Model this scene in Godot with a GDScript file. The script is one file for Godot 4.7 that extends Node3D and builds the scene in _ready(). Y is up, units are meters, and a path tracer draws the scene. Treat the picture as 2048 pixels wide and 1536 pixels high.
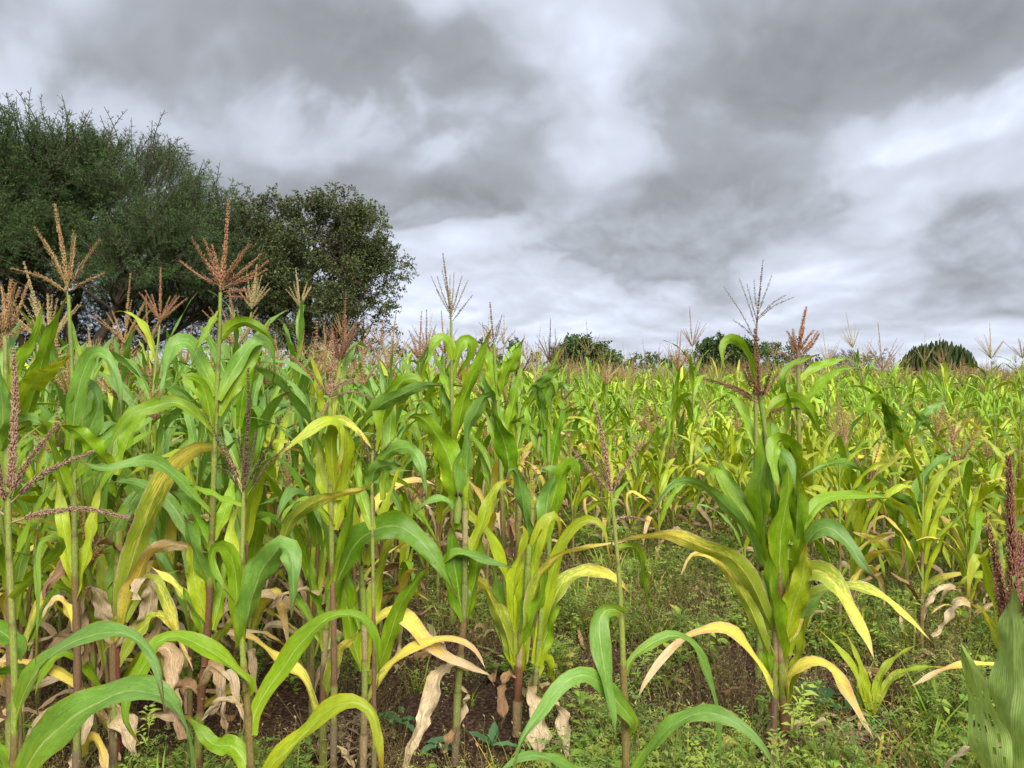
extends Node3D

# ---------------------------------------------------------------- camera geometry
const F := 1540.0                       # focal length in pixels of the 2048 x 1536 photograph
const EYE := Vector3(0, 1.6, 0)
const PITCH := 0.01298                  # the camera looks down a little: the horizon lies 20 pixels above the middle

var fwd_basis := Basis(Vector3.RIGHT, -PITCH)
var rng := RandomNumberGenerator.new()
var nz := FastNoiseLite.new()
var M := {}
var cur: Node3D
var cd := 3.0
var taken := {}
var hero_spots: Array[Vector2] = []

func at(x: float, y: float, d: float) -> Vector3:
	return EYE + fwd_basis * Vector3((x - 1024.0) / F * d, -(y - 768.0) / F * d, -d)

func px_of(p: Vector3) -> Vector3:
	var q: Vector3 = fwd_basis.inverse() * (p - EYE)
	return Vector3(1024.0 + q.x / -q.z * F, 768.0 - q.y / -q.z * F, -q.z)

# ---------------------------------------------------------------- a bag of triangles
class Bag:
	var v := PackedVector3Array()
	var n := PackedVector3Array()
	var c := PackedColorArray()
	var uv := PackedVector2Array()
	var ix := PackedInt32Array()
	func add(p: Vector3, nn: Vector3, col: Color, t := Vector2.ZERO) -> int:
		v.append(p); n.append(nn); c.append(col); uv.append(t)
		return v.size() - 1
	func tri(a: int, b: int, d: int) -> void:
		ix.append(a); ix.append(b); ix.append(d)
	func mesh(m: Material) -> ArrayMesh:
		var a := []
		a.resize(Mesh.ARRAY_MAX)
		a[Mesh.ARRAY_VERTEX] = v; a[Mesh.ARRAY_NORMAL] = n; a[Mesh.ARRAY_COLOR] = c; a[Mesh.ARRAY_TEX_UV] = uv; a[Mesh.ARRAY_INDEX] = ix
		var am := ArrayMesh.new()
		am.add_surface_from_arrays(Mesh.PRIMITIVE_TRIANGLES, a)
		am.surface_set_material(0, m)
		return am

func obj(called: String, b: Bag, m: Material, parent: Node) -> MeshInstance3D:
	var o := MeshInstance3D.new()
	o.name = called
	o.mesh = b.mesh(m)
	parent.add_child(o, true)
	return o

func numbered(called: String) -> String:
	taken[called] = taken.get(called, 0) + 1
	return called if taken[called] == 1 else "%s_%03d" % [called, taken[called] - 1]

func tag(o: Node, label: String, category: String, group := "", kind := "") -> void:
	if label: o.set_meta("label", label)
	if category: o.set_meta("category", category)
	if group: o.set_meta("group", group)
	if kind: o.set_meta("kind", kind)

func thing(called: String, label: String, category: String, pos: Vector3, group := "") -> Node3D:
	var o := Node3D.new()
	o.name = numbered(called)
	add_child(o)
	o.position = pos
	tag(o, label, category, group)
	return o

# ---------------------------------------------------------------- curves
func spline(p: PackedVector3Array, n: int) -> PackedVector3Array:
	var cv := Curve3D.new()
	cv.bake_interval = 0.01
	for i in p.size():
		var a := p[maxi(i - 1, 0)]
		var b := p[mini(i + 1, p.size() - 1)]
		var t := (b - a) / 6.0
		var l0 := p[i].distance_to(a)
		var l1 := p[i].distance_to(b)
		var dirv := t.normalized()
		cv.add_point(p[i], -dirv * l0 / 3.0, dirv * l1 / 3.0)
	var out := PackedVector3Array()
	var len_ := cv.get_baked_length()
	for i in n + 1:
		out.append(cv.sample_baked(len_ * i / n, true))
	return out

func tube(b: Bag, p: PackedVector3Array, r0: float, r1: float, sides: int, c0: Color, c1: Color, knob := 0.0, every := 0.0, power := 1.0) -> void:
	var n := p.size()
	var first := b.v.size()
	var ref := Vector3(0.31, 0.2, 0.93)
	var run := 0.0
	for i in n:
		var t := (p[mini(i + 1, n - 1)] - p[maxi(i - 1, 0)]).normalized()
		var s := t.cross(ref).normalized()
		var w := t.cross(s)
		if i > 0: run += p[i].distance_to(p[i - 1])
		var f := float(i) / (n - 1)
		var r: float = lerp(r0, r1, pow(f, power))
		if every > 0.0:
			var q := fmod(run, every) / every
			r *= 1.0 + knob * (1.15 * q if q > 0.08 else 0.9)
		var col := c0.lerp(c1, f)
		if every > 0.0:
			# each joint wears a sheath of its own: green, withered or flushed red
			var hsh := absf(fmod(sin(floorf(run / every) * 12.9898 + first * 0.37 + p[0].y * 78.2) * 43758.5453, 1.0))
			if hsh < 0.28: col = col.lerp(Color(0.52, 0.40, 0.22), 0.65)
			elif hsh < 0.42 and f < 0.6: col = col.lerp(Color(0.20, 0.055, 0.045), 0.55)
			elif hsh < 0.75: col = col.lerp(Color(0.30, 0.42, 0.06), 0.55)
			if fmod(run, every) / every < 0.06: col = col.lerp(Color(0.16, 0.09, 0.05), 0.6)
		for k in sides + 1:
			var a := TAU * k / sides
			var nn := s * cos(a) + w * sin(a)
			b.add(p[i] + nn * r, nn, col, Vector2(float(k) / sides, run * 4.0))
	for i in n - 1:
		for k in sides:
			var a := first + i * (sides + 1) + k
			var c := a + sides + 1
			b.tri(a, c, a + 1)
			b.tri(a + 1, c, c + 1)

# ---------------------------------------------------------------- leaf colours: stops along the blade
func lin(r: float, g: float, bb: float) -> Color:
	return Color(r, g, bb)

var SCHEME := {
	"g": [[0.0, Color(0.36, 0.52, 0.03)], [0.35, Color(0.265, 0.47, 0.02)], [0.9, Color(0.24, 0.44, 0.03)], [1.0, Color(0.38, 0.42, 0.06)]],
	"b": [[0.0, Color(0.30, 0.48, 0.04)], [0.3, Color(0.215, 0.43, 0.075)], [1.0, Color(0.21, 0.41, 0.11)]],
	"p": [[0.0, Color(0.50, 0.66, 0.14)], [0.5, Color(0.45, 0.63, 0.21)], [1.0, Color(0.40, 0.58, 0.18)]],
	"k": [[0.0, Color(0.25, 0.44, 0.025)], [0.3, Color(0.165, 0.36, 0.015)], [1.0, Color(0.15, 0.33, 0.025)]],
	"l": [[0.0, Color(0.50, 0.60, 0.03)], [0.5, Color(0.44, 0.59, 0.03)], [1.0, Color(0.50, 0.56, 0.06)]],
	"y": [[0.0, Color(0.30, 0.44, 0.04)], [0.35, Color(0.34, 0.45, 0.04)], [0.6, Color(0.74, 0.58, 0.06)], [0.85, Color(0.80, 0.56, 0.12)], [1.0, Color(0.66, 0.44, 0.22)]],
	"o": [[0.0, Color(0.46, 0.47, 0.05)], [0.25, Color(0.74, 0.54, 0.07)], [0.55, Color(0.78, 0.50, 0.15)], [0.8, Color(0.74, 0.48, 0.24)], [1.0, Color(0.58, 0.38, 0.22)]],
	"d": [[0.0, Color(0.48, 0.35, 0.16)], [0.3, Color(0.62, 0.45, 0.25)], [0.7, Color(0.66, 0.50, 0.32)], [1.0, Color(0.42, 0.27, 0.15)]],
	"w": [[0.0, Color(0.58, 0.44, 0.20)], [0.4, Color(0.78, 0.64, 0.41)], [1.0, Color(0.74, 0.59, 0.38)]],
	"r": [[0.0, Color(0.40, 0.25, 0.11)], [0.5, Color(0.42, 0.25, 0.13)], [1.0, Color(0.28, 0.16, 0.10)]],
}

func shade_of(scheme: String, t: float) -> Color:
	var s: Array = SCHEME[scheme]
	for i in range(1, s.size()):
		if t <= s[i][0]:
			return (s[i - 1][1] as Color).lerp(s[i][1], (t - s[i - 1][0]) / (s[i][0] - s[i - 1][0]))
	return s[-1][1]

func columns_of(cols: int) -> PackedFloat32Array:
	if cols >= 14: return PackedFloat32Array([-1, -0.86, -0.72, -0.58, -0.44, -0.30, -0.17, -0.08, -0.03, 0.03, 0.08, 0.17, 0.30, 0.44, 0.58, 0.72, 0.86, 1])
	if cols >= 6: return PackedFloat32Array([-1, -0.7, -0.36, -0.085, -0.03, 0.03, 0.085, 0.36, 0.7, 1])
	if cols >= 4: return PackedFloat32Array([-1, -0.5, -0.09, -0.03, 0.03, 0.09, 0.5, 1])
	if cols >= 2: return PackedFloat32Array([-1, 0, 1])
	return PackedFloat32Array([-1, 1])

func profile(t: float) -> float:
	var a := 0.60 + 0.40 * smoothstep(0.0, 0.32, t)
	var e := maxf(0.0, (t - 0.38) / 0.62)
	return a * maxf(0.0, 1.0 - pow(e, 1.6))

# The blade: a gutter-shaped ribbon with wavy margins. c: places along the midrib; side: unit vectors across it.
func blade_material(scheme: String, seed_: float) -> Material:
	var even := int(seed_ * 10.0) % 2 == 0
	if scheme in ["d", "w", "r"]: return M.dry
	if scheme == "p": return M.leaf_clean
	if scheme == "y": return M.yellow if even else M.yellow_b
	if scheme == "o": return M.orange if even else M.orange_b
	return M.leaf if even else M.leaf_b

const RIB := Color(0.56, 0.64, 0.30)
const RIB_DRY := Color(0.75, 0.66, 0.45)

func ribbon(b: Bag, c: PackedVector3Array, side: PackedVector3Array, w: float, scheme: String, cols: int, seed_: float, wave := 0.16, fold := 0.30, tint := 1.0, holes := false) -> void:
	var n := c.size()
	var us := columns_of(cols)
	cols = us.size() - 1
	var first := b.v.size()
	var pos := PackedVector3Array()
	var dry: bool = scheme in ["d", "w", "r"]
	var waves := 2.2 + fmod(seed_ * 1.7, 2.0)
	var len_ := 0.0
	for i in range(1, n): len_ += c[i].distance_to(c[i - 1])
	for i in n:
		var t := float(i) / (n - 1)
		var tg := (c[mini(i + 1, n - 1)] - c[maxi(i - 1, 0)]).normalized()
		var s := side[i]
		var up := s.cross(tg).normalized()
		var h := 0.5 * w * profile(t)
		var fo := fold * (1.0 - 0.75 * t)
		for j in cols + 1:
			var u := us[j]
			var q := c[i] + s * (u * h * cos(fo * absf(u)))
			var ph := seed_ + (1.3 if u > 0 else 4.1)
			var wv := sin(t * waves * TAU + ph) * absf(u) * absf(u) * wave * w * (0.3 + 0.7 * sin(PI * minf(t * 1.1, 1.0)))
			var lift := sin(fo) * absf(u) * h + absf(wv) * signf(wv)
			if dry:
				lift += nz.get_noise_3d(t * len_ * 900.0, u * 60.0 + seed_ * 37.0, seed_ * 11.0) * w * 0.55 * (0.35 + absf(u))
				q += s * nz.get_noise_3d(t * len_ * 700.0 + 99.0, u * 30.0, seed_ * 23.0) * w * 0.28
			else:
				lift += nz.get_noise_3d(t * len_ * 420.0, u * 25.0, seed_ * 23.0) * w * 0.20
				q += s * nz.get_noise_3d(t * len_ * 900.0, signf(u) * 90.0, seed_ * 7.0) * w * 0.07 * absf(u)
			pos.append(q + up * lift)
	for i in n:
		var t := float(i) / (n - 1)
		for j in cols + 1:
			var k := i * (cols + 1) + j
			var u := us[j]
			var du := pos[i * (cols + 1) + mini(j + 1, cols)] - pos[i * (cols + 1) + maxi(j - 1, 0)]
			var dt := pos[mini(i + 1, n - 1) * (cols + 1) + j] - pos[maxi(i - 1, 0) * (cols + 1) + j]
			var nn := du.cross(dt).normalized()
			if nn == Vector3.ZERO: nn = side[i].cross(Vector3.UP)
			var e := nz.get_noise_3d(seed_ * 31.0, t * len_ * 260.0, u * 45.0)
			var tt := clampf(t + e * 0.20 + (absf(u) - 0.4) * (0.16 if scheme in ["y", "o"] else 0.04), 0.0, 1.0)
			var col := shade_of(scheme, tt) * (tint * (1.0 + 0.22 * nz.get_noise_3d(pos[k].x * 200.0, pos[k].y * 200.0, seed_ * 5.0 + pos[k].z * 200.0)))
			if cols > 3 and absf(u) < 0.05: col = col.lerp(RIB_DRY if dry else RIB, (0.62 if not dry else 0.35) * (1.0 - 0.7 * t))
			if cols > 3 and scheme in ["y", "o"]: col = Color(tint, tint, tint)
			col.a = 1.0
			b.add(pos[k], nn, col, Vector2(0.5 + 0.5 * u, t * len_ * 1.4 + seed_ * 0.37 if dry else t))
	for i in n - 1:
		for j in cols:
			if holes and i > n * 0.25 and nz.get_noise_2d(i * 41.0 + seed_ * 77.0, j * 53.0) > 0.42: continue
			var a := first + i * (cols + 1) + j
			var d := a + cols + 1
			b.tri(a, d, a + 1)
			b.tri(a + 1, d, d + 1)

# ---------------------------------------------------------------- maize drawn from the photograph's plants
func plant(label: String, d: float, xb: float, group := "maize plants of the field") -> Node3D:
	var p := at(xb, 900, d)
	cd = d
	cur = thing("maize_plant", label, "maize", Vector3(p.x, 0, p.z), group)
	hero_spots.append(Vector2(p.x, p.z))
	return cur

func loc(x: float, y: float, dz := 0.0) -> Vector3:
	return at(x, y, cd + dz) - cur.position

# A leaf: kind of colouring, width in the photograph, how far its tip lies behind its base, and places along its midrib.
func lf(scheme: String, wpx: float, dz: float, p: Array, tw := 0.35, holes := false) -> MeshInstance3D:
	var k := PackedVector3Array()
	var n := p.size() / 2
	for i in n:
		var f := float(i) / (n - 1)
		k.append(loc(p[2 * i], p[2 * i + 1], dz * f))
	var c := spline(k, 30 if holes else 24)
	var seed_ := rng.randf() * 20.0
	var side := PackedVector3Array()
	var flip := 0.0
	var dry: bool = scheme in ["d", "w", "r"]
	for pass_ in 2:
		side.clear()
		var upness := 0.0
		var last := Vector3.ZERO
		for i in c.size():
			var t := (c[mini(i + 1, c.size() - 1)] - c[maxi(i - 1, 0)]).normalized()
			var view := (c[i] + cur.position - EYE).normalized()
			var e := t.cross(view).normalized()
			if last != Vector3.ZERO and e.dot(last) < 0.0: e = -e
			last = e
			var dd := t.cross(e).normalized()
			var f := float(i) / (c.size() - 1)
			var a := 0.62 + tw * sin(f * 3.6 + seed_)
			if dry: a += 0.9 * sin(f * 5.0 + seed_)
			var s := (e * cos(a) + dd * sin(a) * (1.0 if pass_ == 0 or flip > 0.0 else -1.0)).normalized()
			side.append(s)
			upness += absf(s.cross(t).y) - absf((e * cos(a) - dd * sin(a)).cross(t).y)
		if pass_ == 0: flip = 1.0 if upness >= 0.0 else -1.0
	# the face that catches the sky is the upper one
	var facing := 0.0
	for i in range(2, c.size() - 2): facing += side[i].cross((c[i + 1] - c[i]).normalized()).y
	if facing < 0.0:
		for i in side.size(): side[i] = -side[i]
	var b := Bag.new()
	ribbon(b, c, side, wpx * cd / F / 0.98, scheme, 14 if holes else 6, seed_, 0.15 if not dry else 0.2, 0.34, 0.9 + rng.randf() * 0.2, holes)
	return obj("leaf", b, M.yellow if scheme == "y" else blade_material(scheme, seed_), cur)

func st(p: Array, w0: float, w1: float, c0: Color, c1: Color) -> void:
	var k := PackedVector3Array()
	var foot := loc(p[0], p[1])
	if foot.y > 0.02: k.append(Vector3(foot.x * 0.6, -0.02, foot.z))
	for i in p.size() / 2: k.append(loc(p[2 * i], p[2 * i + 1], 0.0))
	var c := spline(k, 90)
	var b := Bag.new()
	tube(b, c, w0 * cd / F / 1.85, w1 * cd / F / 2.0, 9, c0, c1, 0.30, 0.15)
	obj("stalk", b, M.stalk, cur)

func spikelet(b: Bag, p: Vector3, dir: Vector3, l: float, w: float, col: Color) -> void:
	var s := dir.cross(Vector3(0.2, 0.4, 0.9)).normalized() * w * 0.5
	var q := dir.cross(s).normalized() * w * 0.5
	var a := b.add(p, -dir, col)
	var z := b.add(p + dir * l, dir, col * 1.15)
	var m := p + dir * l * 0.42
	var r := [b.add(m + s, s.normalized(), col), b.add(m + q, q.normalized(), col), b.add(m - s, -s.normalized(), col), b.add(m - q, -q.normalized(), col)]
	for i in 4:
		b.tri(a, r[i], r[(i + 1) % 4])
		b.tri(z, r[(i + 1) % 4], r[i])

var TASSEL := {
	"tan": [Color(0.46, 0.29, 0.13), Color(0.30, 0.15, 0.08), Color(0.42, 0.36, 0.12)],
	"red": [Color(0.44, 0.24, 0.12), Color(0.24, 0.085, 0.06), Color(0.34, 0.22, 0.10)],
	"pink": [Color(0.42, 0.28, 0.18), Color(0.23, 0.10, 0.07), Color(0.42, 0.32, 0.2)],
	"dark": [Color(0.15, 0.085, 0.06), Color(0.09, 0.035, 0.035), Color(0.22, 0.22, 0.07)],
	"pale": [Color(0.56, 0.45, 0.23), Color(0.46, 0.30, 0.16), Color(0.42, 0.42, 0.14)],
	"gold": [Color(0.30, 0.20, 0.075), Color(0.12, 0.07, 0.04), Color(0.26, 0.25, 0.07)],
	"wine": [Color(0.27, 0.125, 0.07), Color(0.12, 0.045, 0.03), Color(0.26, 0.15, 0.08)],
}

# One axis of a tassel with its paired spikelets and hanging anthers
func axis(b: Bag, c: PackedVector3Array, kind: String, step: float, size: float, rows: int, fuzz := 0.5, bare := 0.12) -> void:
	var cs: Array = TASSEL[kind]
	tube(b, c, size * 0.16, size * 0.07, 4, cs[2], (cs[2] as Color).lerp(cs[0], 0.6))
	var run := 0.0
	var total := 0.0
	for i in range(1, c.size()): total += c[i].distance_to(c[i - 1])
	var next := total * bare
	for i in range(1, c.size()):
		var seg := c[i].distance_to(c[i - 1])
		while next < run + seg:
			var p := c[i - 1].lerp(c[i], (next - run) / seg)
			var t := (c[i] - c[i - 1]).normalized()
			var s := t.cross(Vector3(0.3, 0.5, 0.8)).normalized()
			var f := next / total
			var l := size * (1.0 - 0.45 * f * f)
			for k in rows:
				var a := TAU * k / rows + next * 400.0 + rng.randf() * 0.8
				var out := s.rotated(t, a)
				var dir := (t + out * (0.2 + rng.randf() * 0.55)).normalized()
				var col: Color = (cs[0] as Color).lerp(cs[1], rng.randf() * 0.75) * (0.85 + 0.4 * rng.randf())
				spikelet(b, p + out * size * 0.12, dir, l * (0.9 + 0.7 * rng.randf()), l * 0.30, col)
				if rng.randf() < fuzz:
					var hang := (out * 0.8 + Vector3.DOWN * 0.9 + t * 0.3).normalized()
					spikelet(b, p + dir * l * 0.8, hang, l * 0.7, l * 0.14, (cs[1] as Color).lerp(cs[2], rng.randf()) * 1.2)
			next += step * (0.55 + 0.9 * rng.randf())
		run += seg

func ts(kind: String, spike: Array, branches: Array, size := 0.0105, step := 0.008, rows := 4, fuzz := 0.5) -> void:
	var mk := func(p: Array, dz: float) -> PackedVector3Array:
		var k := PackedVector3Array()
		for i in p.size() / 2: k.append(loc(p[2 * i], p[2 * i + 1], dz * i / (p.size() / 2 - 1)))
		return spline(k, 16)
	var b := Bag.new()
	axis(b, mk.call(spike, 0.0), kind, step, size * 1.1, rows + 2, fuzz, 0.04)
	var o := obj("tassel", b, M.tassel, cur)
	var dz := 0.09
	for br in branches:
		var bb := Bag.new()
		dz = -dz
		axis(bb, mk.call(br, dz * (0.4 + rng.randf())), kind, step, size, rows - 1, fuzz)
		obj("tassel_branch", bb, M.tassel, o)

func ear(x: float, y: float, l: float, lean: float, silk: Color, dz := -0.03) -> void:
	var base := loc(x - lean, y + l, dz)
	var tip := loc(x, y, dz)
	var k := PackedVector3Array()
	for i in 9: k.append(base.lerp(tip, i / 8.0))
	var b := Bag.new()
	var n := 9
	var r := base.distance_to(tip) * 0.16
	var first := b.v.size()
	var t := (tip - base).normalized()
	var s := t.cross(Vector3(0.3, 0.2, 0.9)).normalized()
	var w := t.cross(s)
	for i in n:
		var f := i / 8.0
		var rr := r * sqrt(maxf(0.0, sin(PI * (0.12 + f * 0.86)))) * (1.0 - 0.25 * f)
		for j in 11:
			var a := TAU * j / 10
			var nn := s * cos(a) + w * sin(a)
			b.add(k[i] + nn * rr * (1.0 + 0.06 * sin(a * 5.0)), nn, Color(0.22, 0.37, 0.06).lerp(Color(0.36, 0.42, 0.10), f), Vector2(j / 10.0, f))
	for i in n - 1:
		for j in 10:
			var a := first + i * 11 + j
			b.tri(a, a + 11, a + 1)
			b.tri(a + 1, a + 11, a + 12)
	var o := obj("ear", b, M.stalk, cur)
	var sb := Bag.new()
	for i in 70:
		var dir := (t + Vector3(rng.randf() - 0.5, rng.randf() - 0.6, rng.randf() - 0.5) * 1.7).normalized()
		spikelet(sb, tip - t * r * 0.5, dir, r * (1.0 + rng.randf() * 0.9), r * 0.16, silk * (0.6 + 0.8 * rng.randf()))
	obj("silk", sb, M.tassel, o)

# ---------------------------------------------------------------- maize grown by rule
# o: h height, n leaves, l leaf length, w leaf width, top/mid/low colourings, dry share, tassel kind or "", cols, segs
func bend(h0: float, az: float, l: float, e0: float, droop: float, n: int, start: Vector3) -> PackedVector3Array:
	var c := PackedVector3Array()
	var p := start
	var out := Vector3(cos(az), 0, sin(az))
	var side := Vector3(-sin(az), 0, cos(az))
	var drift := (fmod(h0 * 91.7, 1.0) - 0.5) * 0.9
	var kink := fmod(h0 * 57.3 + az * 3.1, 1.0)
	kink = kink * 2.0 + 0.25 if kink < 0.22 else 0.0
	for i in n + 1:
		c.append(p)
		var f := float(i) / n
		var th := e0 + droop * pow(f, 1.45)
		if kink > 0.0 and f > kink: th += minf(1.3, (f - kink) * 12.0)
		p += (Vector3.UP * cos(th) + out * sin(th) + side * drift * f).normalized() * l / n
	return c

func grown_leaf(b: Bag, r: RandomNumberGenerator, h: float, az: float, l: float, w: float, scheme: String, e0: float, droop: float, n: int, cols: int, at_: Vector3) -> void:
	var c := bend(h, az, l, e0, droop, n, at_)
	var side := PackedVector3Array()
	var base := Vector3(sin(az), 0, -cos(az))
	var tw := r.randf_range(-0.5, 0.5)
	var tw2 := r.randf_range(-1.1, 1.1)
	if scheme in ["d", "w", "r"]: tw2 *= 2.5
	for i in c.size():
		var f := float(i) / (c.size() - 1)
		var t := (c[mini(i + 1, c.size() - 1)] - c[maxi(i - 1, 0)]).normalized()
		var s := (base - t * base.dot(t)).normalized()
		side.append(s.rotated(t, tw * minf(1.0, f * 3.0) + tw2 * f))
	ribbon(b, c, side, w, scheme, cols, r.randf() * 20.0, 0.13, 0.36, 0.88 + r.randf() * 0.24)

func grow(o: Dictionary, sd: int, parent: Node, merged: Bag = null) -> void:
	var r := RandomNumberGenerator.new()
	r.seed = sd
	var h: float = o.h * r.randf_range(0.92, 1.08)
	var lean := Vector3(r.randf_range(-0.11, 0.11), 0, r.randf_range(-0.11, 0.11)) * h
	var k := PackedVector3Array()
	for i in 5:
		var f := i / 4.0
		k.append(Vector3(lean.x * f * f, h * f - 0.02, lean.z * f * f))
	var far := merged != null
	var c := spline(k, 6 if far else 30)
	var b := merged if far else Bag.new()
	var rad: float = o.get("r", 0.010)
	tube(b, c, rad, rad * 0.36, 3 if far else 7, o.get("foot", Color(0.30, 0.19, 0.11)), o.get("stem", Color(0.22, 0.34, 0.06)), 0.2, 0.0 if far else 0.15)
	if not far: obj("stalk", b, M.stalk, parent)
	var n: int = o.n
	var az0 := r.randf() * TAU
	var ndry: float = o.get("dry", 0.2)
	for i in n:
		var f := (i + 0.5) / n
		var hh: float = h * lerp(0.08, 0.94, f)
		var base := c[clampi(int(hh / h * (c.size() - 1)), 0, c.size() - 1)]
		var az := az0 + PI * i + r.randf_range(-0.5, 0.5)
		var l: float = o.l * (0.55 + 0.55 * sin(PI * clampf(f * 0.9 + 0.1, 0, 1))) * r.randf_range(0.85, 1.15)
		var w: float = o.w * (0.6 + 0.45 * sin(PI * clampf(f * 0.9 + 0.08, 0, 1))) * r.randf_range(0.85, 1.1)
		var scheme: String = o.top if f > 0.66 else (o.mid if f > 0.3 else o.low)
		if f < ndry: scheme = ["d", "w", "o", "d", "r"][r.randi() % 5]
		elif f < ndry + 0.2 and r.randf() < o.get("yel", 0.45): scheme = "y" if r.randf() < 0.6 else "o"
		elif r.randf() < 0.18: scheme = ["g", "b", "l", "k"][r.randi() % 4] if o.top != "l" else ["g", "b"][r.randi() % 2]
		var e0 := r.randf_range(0.16, 0.44) + (0.25 if f < 0.3 else 0.0)
		var droop := r.randf_range(0.9, 2.4)
		if f > 0.8: droop = r.randf_range(0.2, 1.9)
		if scheme in ["d", "w", "r"]:
			droop = r.randf_range(2.0, 2.9)
			w *= 0.78
			l *= 0.85
		var lb := merged if far else Bag.new()
		grown_leaf(lb, r, hh, az, l, w, scheme, e0, droop, o.get("segs", 14), o.get("cols", 4), base)
		if not far: obj("leaf", lb, blade_material(scheme, r.randf() * 20.0), parent)
	if o.tassel != "":
		var tb := merged if far else Bag.new()
		var top := c[-1]
		var ax := (c[-1] - c[-2]).normalized()
		var sl: float = o.get("tl", 0.30) * r.randf_range(0.85, 1.15)
		var mk := func(dir: Vector3, l: float, sag: float) -> PackedVector3Array:
			var p := PackedVector3Array()
			for i in 7:
				var f := i / 6.0
				p.append(top + ax * 0.02 + dir * l * f + Vector3.DOWN * sag * f * f * l)
			return p
		var size: float = o.get("ts", 0.012)
		var step: float = o.get("tstep", 0.014)
		axis(tb, mk.call((ax + Vector3(r.randf() - 0.5, 0, r.randf() - 0.5) * 0.25).normalized(), sl, 0.0), o.tassel, step, size * 1.1, 3 if far else 5, 0.0 if far else 0.4, 0.2)
		var nb: int = o.get("tn", 9) + r.randi() % 4
		for i in nb:
			var a := TAU * i * 0.382 + r.randf()
			var sp := r.randf_range(0.25, 0.95)
			var dir := (ax + Vector3(cos(a), 0, sin(a)) * sp).normalized()
			axis(tb, mk.call(dir, sl * r.randf_range(0.5, 0.8), r.randf_range(0.0, 0.25) * sp), o.tassel, step, size, 2 if far else 3, 0.0 if far else 0.35, 0.1)
		if not far: obj("tassel", tb, M.tassel, parent)

# ---------------------------------------------------------------- small herbs
func leaflet(b: Bag, p: Vector3, dir: Vector3, side: Vector3, l: float, w: float, col: Color, sag := 0.2) -> void:
	var up := side.cross(dir).normalized()
	var q := p + dir * l * 0.45 + up * l * 0.05
	var tip := p + dir * l - Vector3.UP * l * sag
	var c2 := col * 1.12
	var a := b.add(p, up, col)
	var m := b.add(q - up * w * 0.12, up, c2)
	var e1 := b.add(q + side * w * 0.5, (up - side * 0.3).normalized(), col)
	var e2 := b.add(q - side * w * 0.5, (up + side * 0.3).normalized(), col)
	var z := b.add(tip, up, col)
	b.tri(a, m, e1); b.tri(m, z, e1)
	b.tri(a, e2, m); b.tri(m, e2, z)

func rnd_dir(r: RandomNumberGenerator, up: float) -> Vector3:
	var a := r.randf() * TAU
	return Vector3(cos(a), up, sin(a)).normalized()

func stem_line(b: Bag, a: Vector3, z: Vector3, bow: Vector3, r: float, col: Color, n := 4) -> PackedVector3Array:
	var p := PackedVector3Array()
	for i in n + 1:
		var f := float(i) / n
		p.append(a.lerp(z, f) + bow * sin(PI * f))
	tube(b, p, r, r * 0.5, 3, col, col)
	return p

func weed_feathery(sd: int) -> Bag:
	var r := RandomNumberGenerator.new(); r.seed = sd
	var b := Bag.new()
	for s in 3 + sd % 2:
		var h := r.randf_range(0.12, 0.30)
		var a := rnd_dir(r, 0.0) * r.randf() * 0.05
		var p := stem_line(b, a, a + rnd_dir(r, 2.2) * h, rnd_dir(r, 0) * 0.015, 0.0016, Color(0.18, 0.22, 0.06), 6)
		for i in range(1, 7):
			for k in 2:
				var dir := rnd_dir(r, 0.35)
				var side := dir.cross(Vector3.UP).normalized()
				var l := r.randf_range(0.04, 0.09)
				var col := Color(0.16, 0.30, 0.05).lerp(Color(0.33, 0.45, 0.07), r.randf())
				for m in 4:
					var f := (m + 0.6 + 0.5 * r.randf()) / 4.5
					var q := p[i] + dir * l * f + Vector3.UP * l * 0.15 * sin(f * 3.0)
					for sg in [-1.0, 1.0]:
						leaflet(b, q, (side * sg + dir * r.randf_range(0.2, 1.3) + Vector3.UP * r.randf_range(-0.5, 0.5)).normalized(), dir, l * r.randf_range(0.2, 0.45), l * r.randf_range(0.07, 0.14), col)
				leaflet(b, p[i], dir, side, l, l * 0.08, col)
	return b

func weed_broad(sd: int) -> Bag:
	var r := RandomNumberGenerator.new(); r.seed = sd
	var b := Bag.new()
	var h := r.randf_range(0.08, 0.24)
	var p := stem_line(b, Vector3.ZERO, rnd_dir(r, 3.0) * h, rnd_dir(r, 0) * 0.01, 0.002, Color(0.2, 0.22, 0.07), 6)
	for i in range(1, 7):
		for k in 3:
			var dir := rnd_dir(r, r.randf_range(0.1, 0.9))
			var l := r.randf_range(0.03, 0.065)
			var col := Color(0.15, 0.31, 0.04).lerp(Color(0.42, 0.50, 0.06), r.randf() * r.randf())
			leaflet(b, p[i] + dir * 0.008, dir, dir.cross(Vector3.UP).normalized(), l, l * 0.52, col)
	return b

func weed_carpet(sd: int) -> Bag:
	var r := RandomNumberGenerator.new(); r.seed = sd
	var b := Bag.new()
	for i in 110:
		var q := rnd_dir(r, 0.0) * sqrt(r.randf()) * 0.20
		var h := r.randf() * r.randf() * 0.12
		var dir := rnd_dir(r, r.randf_range(-0.1, 0.8))
		var l := r.randf_range(0.010, 0.028)
		var col := Color(0.16, 0.30, 0.05).lerp(Color(0.38, 0.43, 0.08), r.randf() * r.randf())
		leaflet(b, q + Vector3.UP * h, dir, dir.cross(Vector3.UP).normalized(), l, l * 0.5, col)
		if i % 6 == 0: stem_line(b, q, q + Vector3(r.randf() - 0.5, 1.4, r.randf() - 0.5).normalized() * (h + 0.05), Vector3.ZERO, 0.0010, Color(0.26, 0.22, 0.09), 2)
	return b

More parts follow.
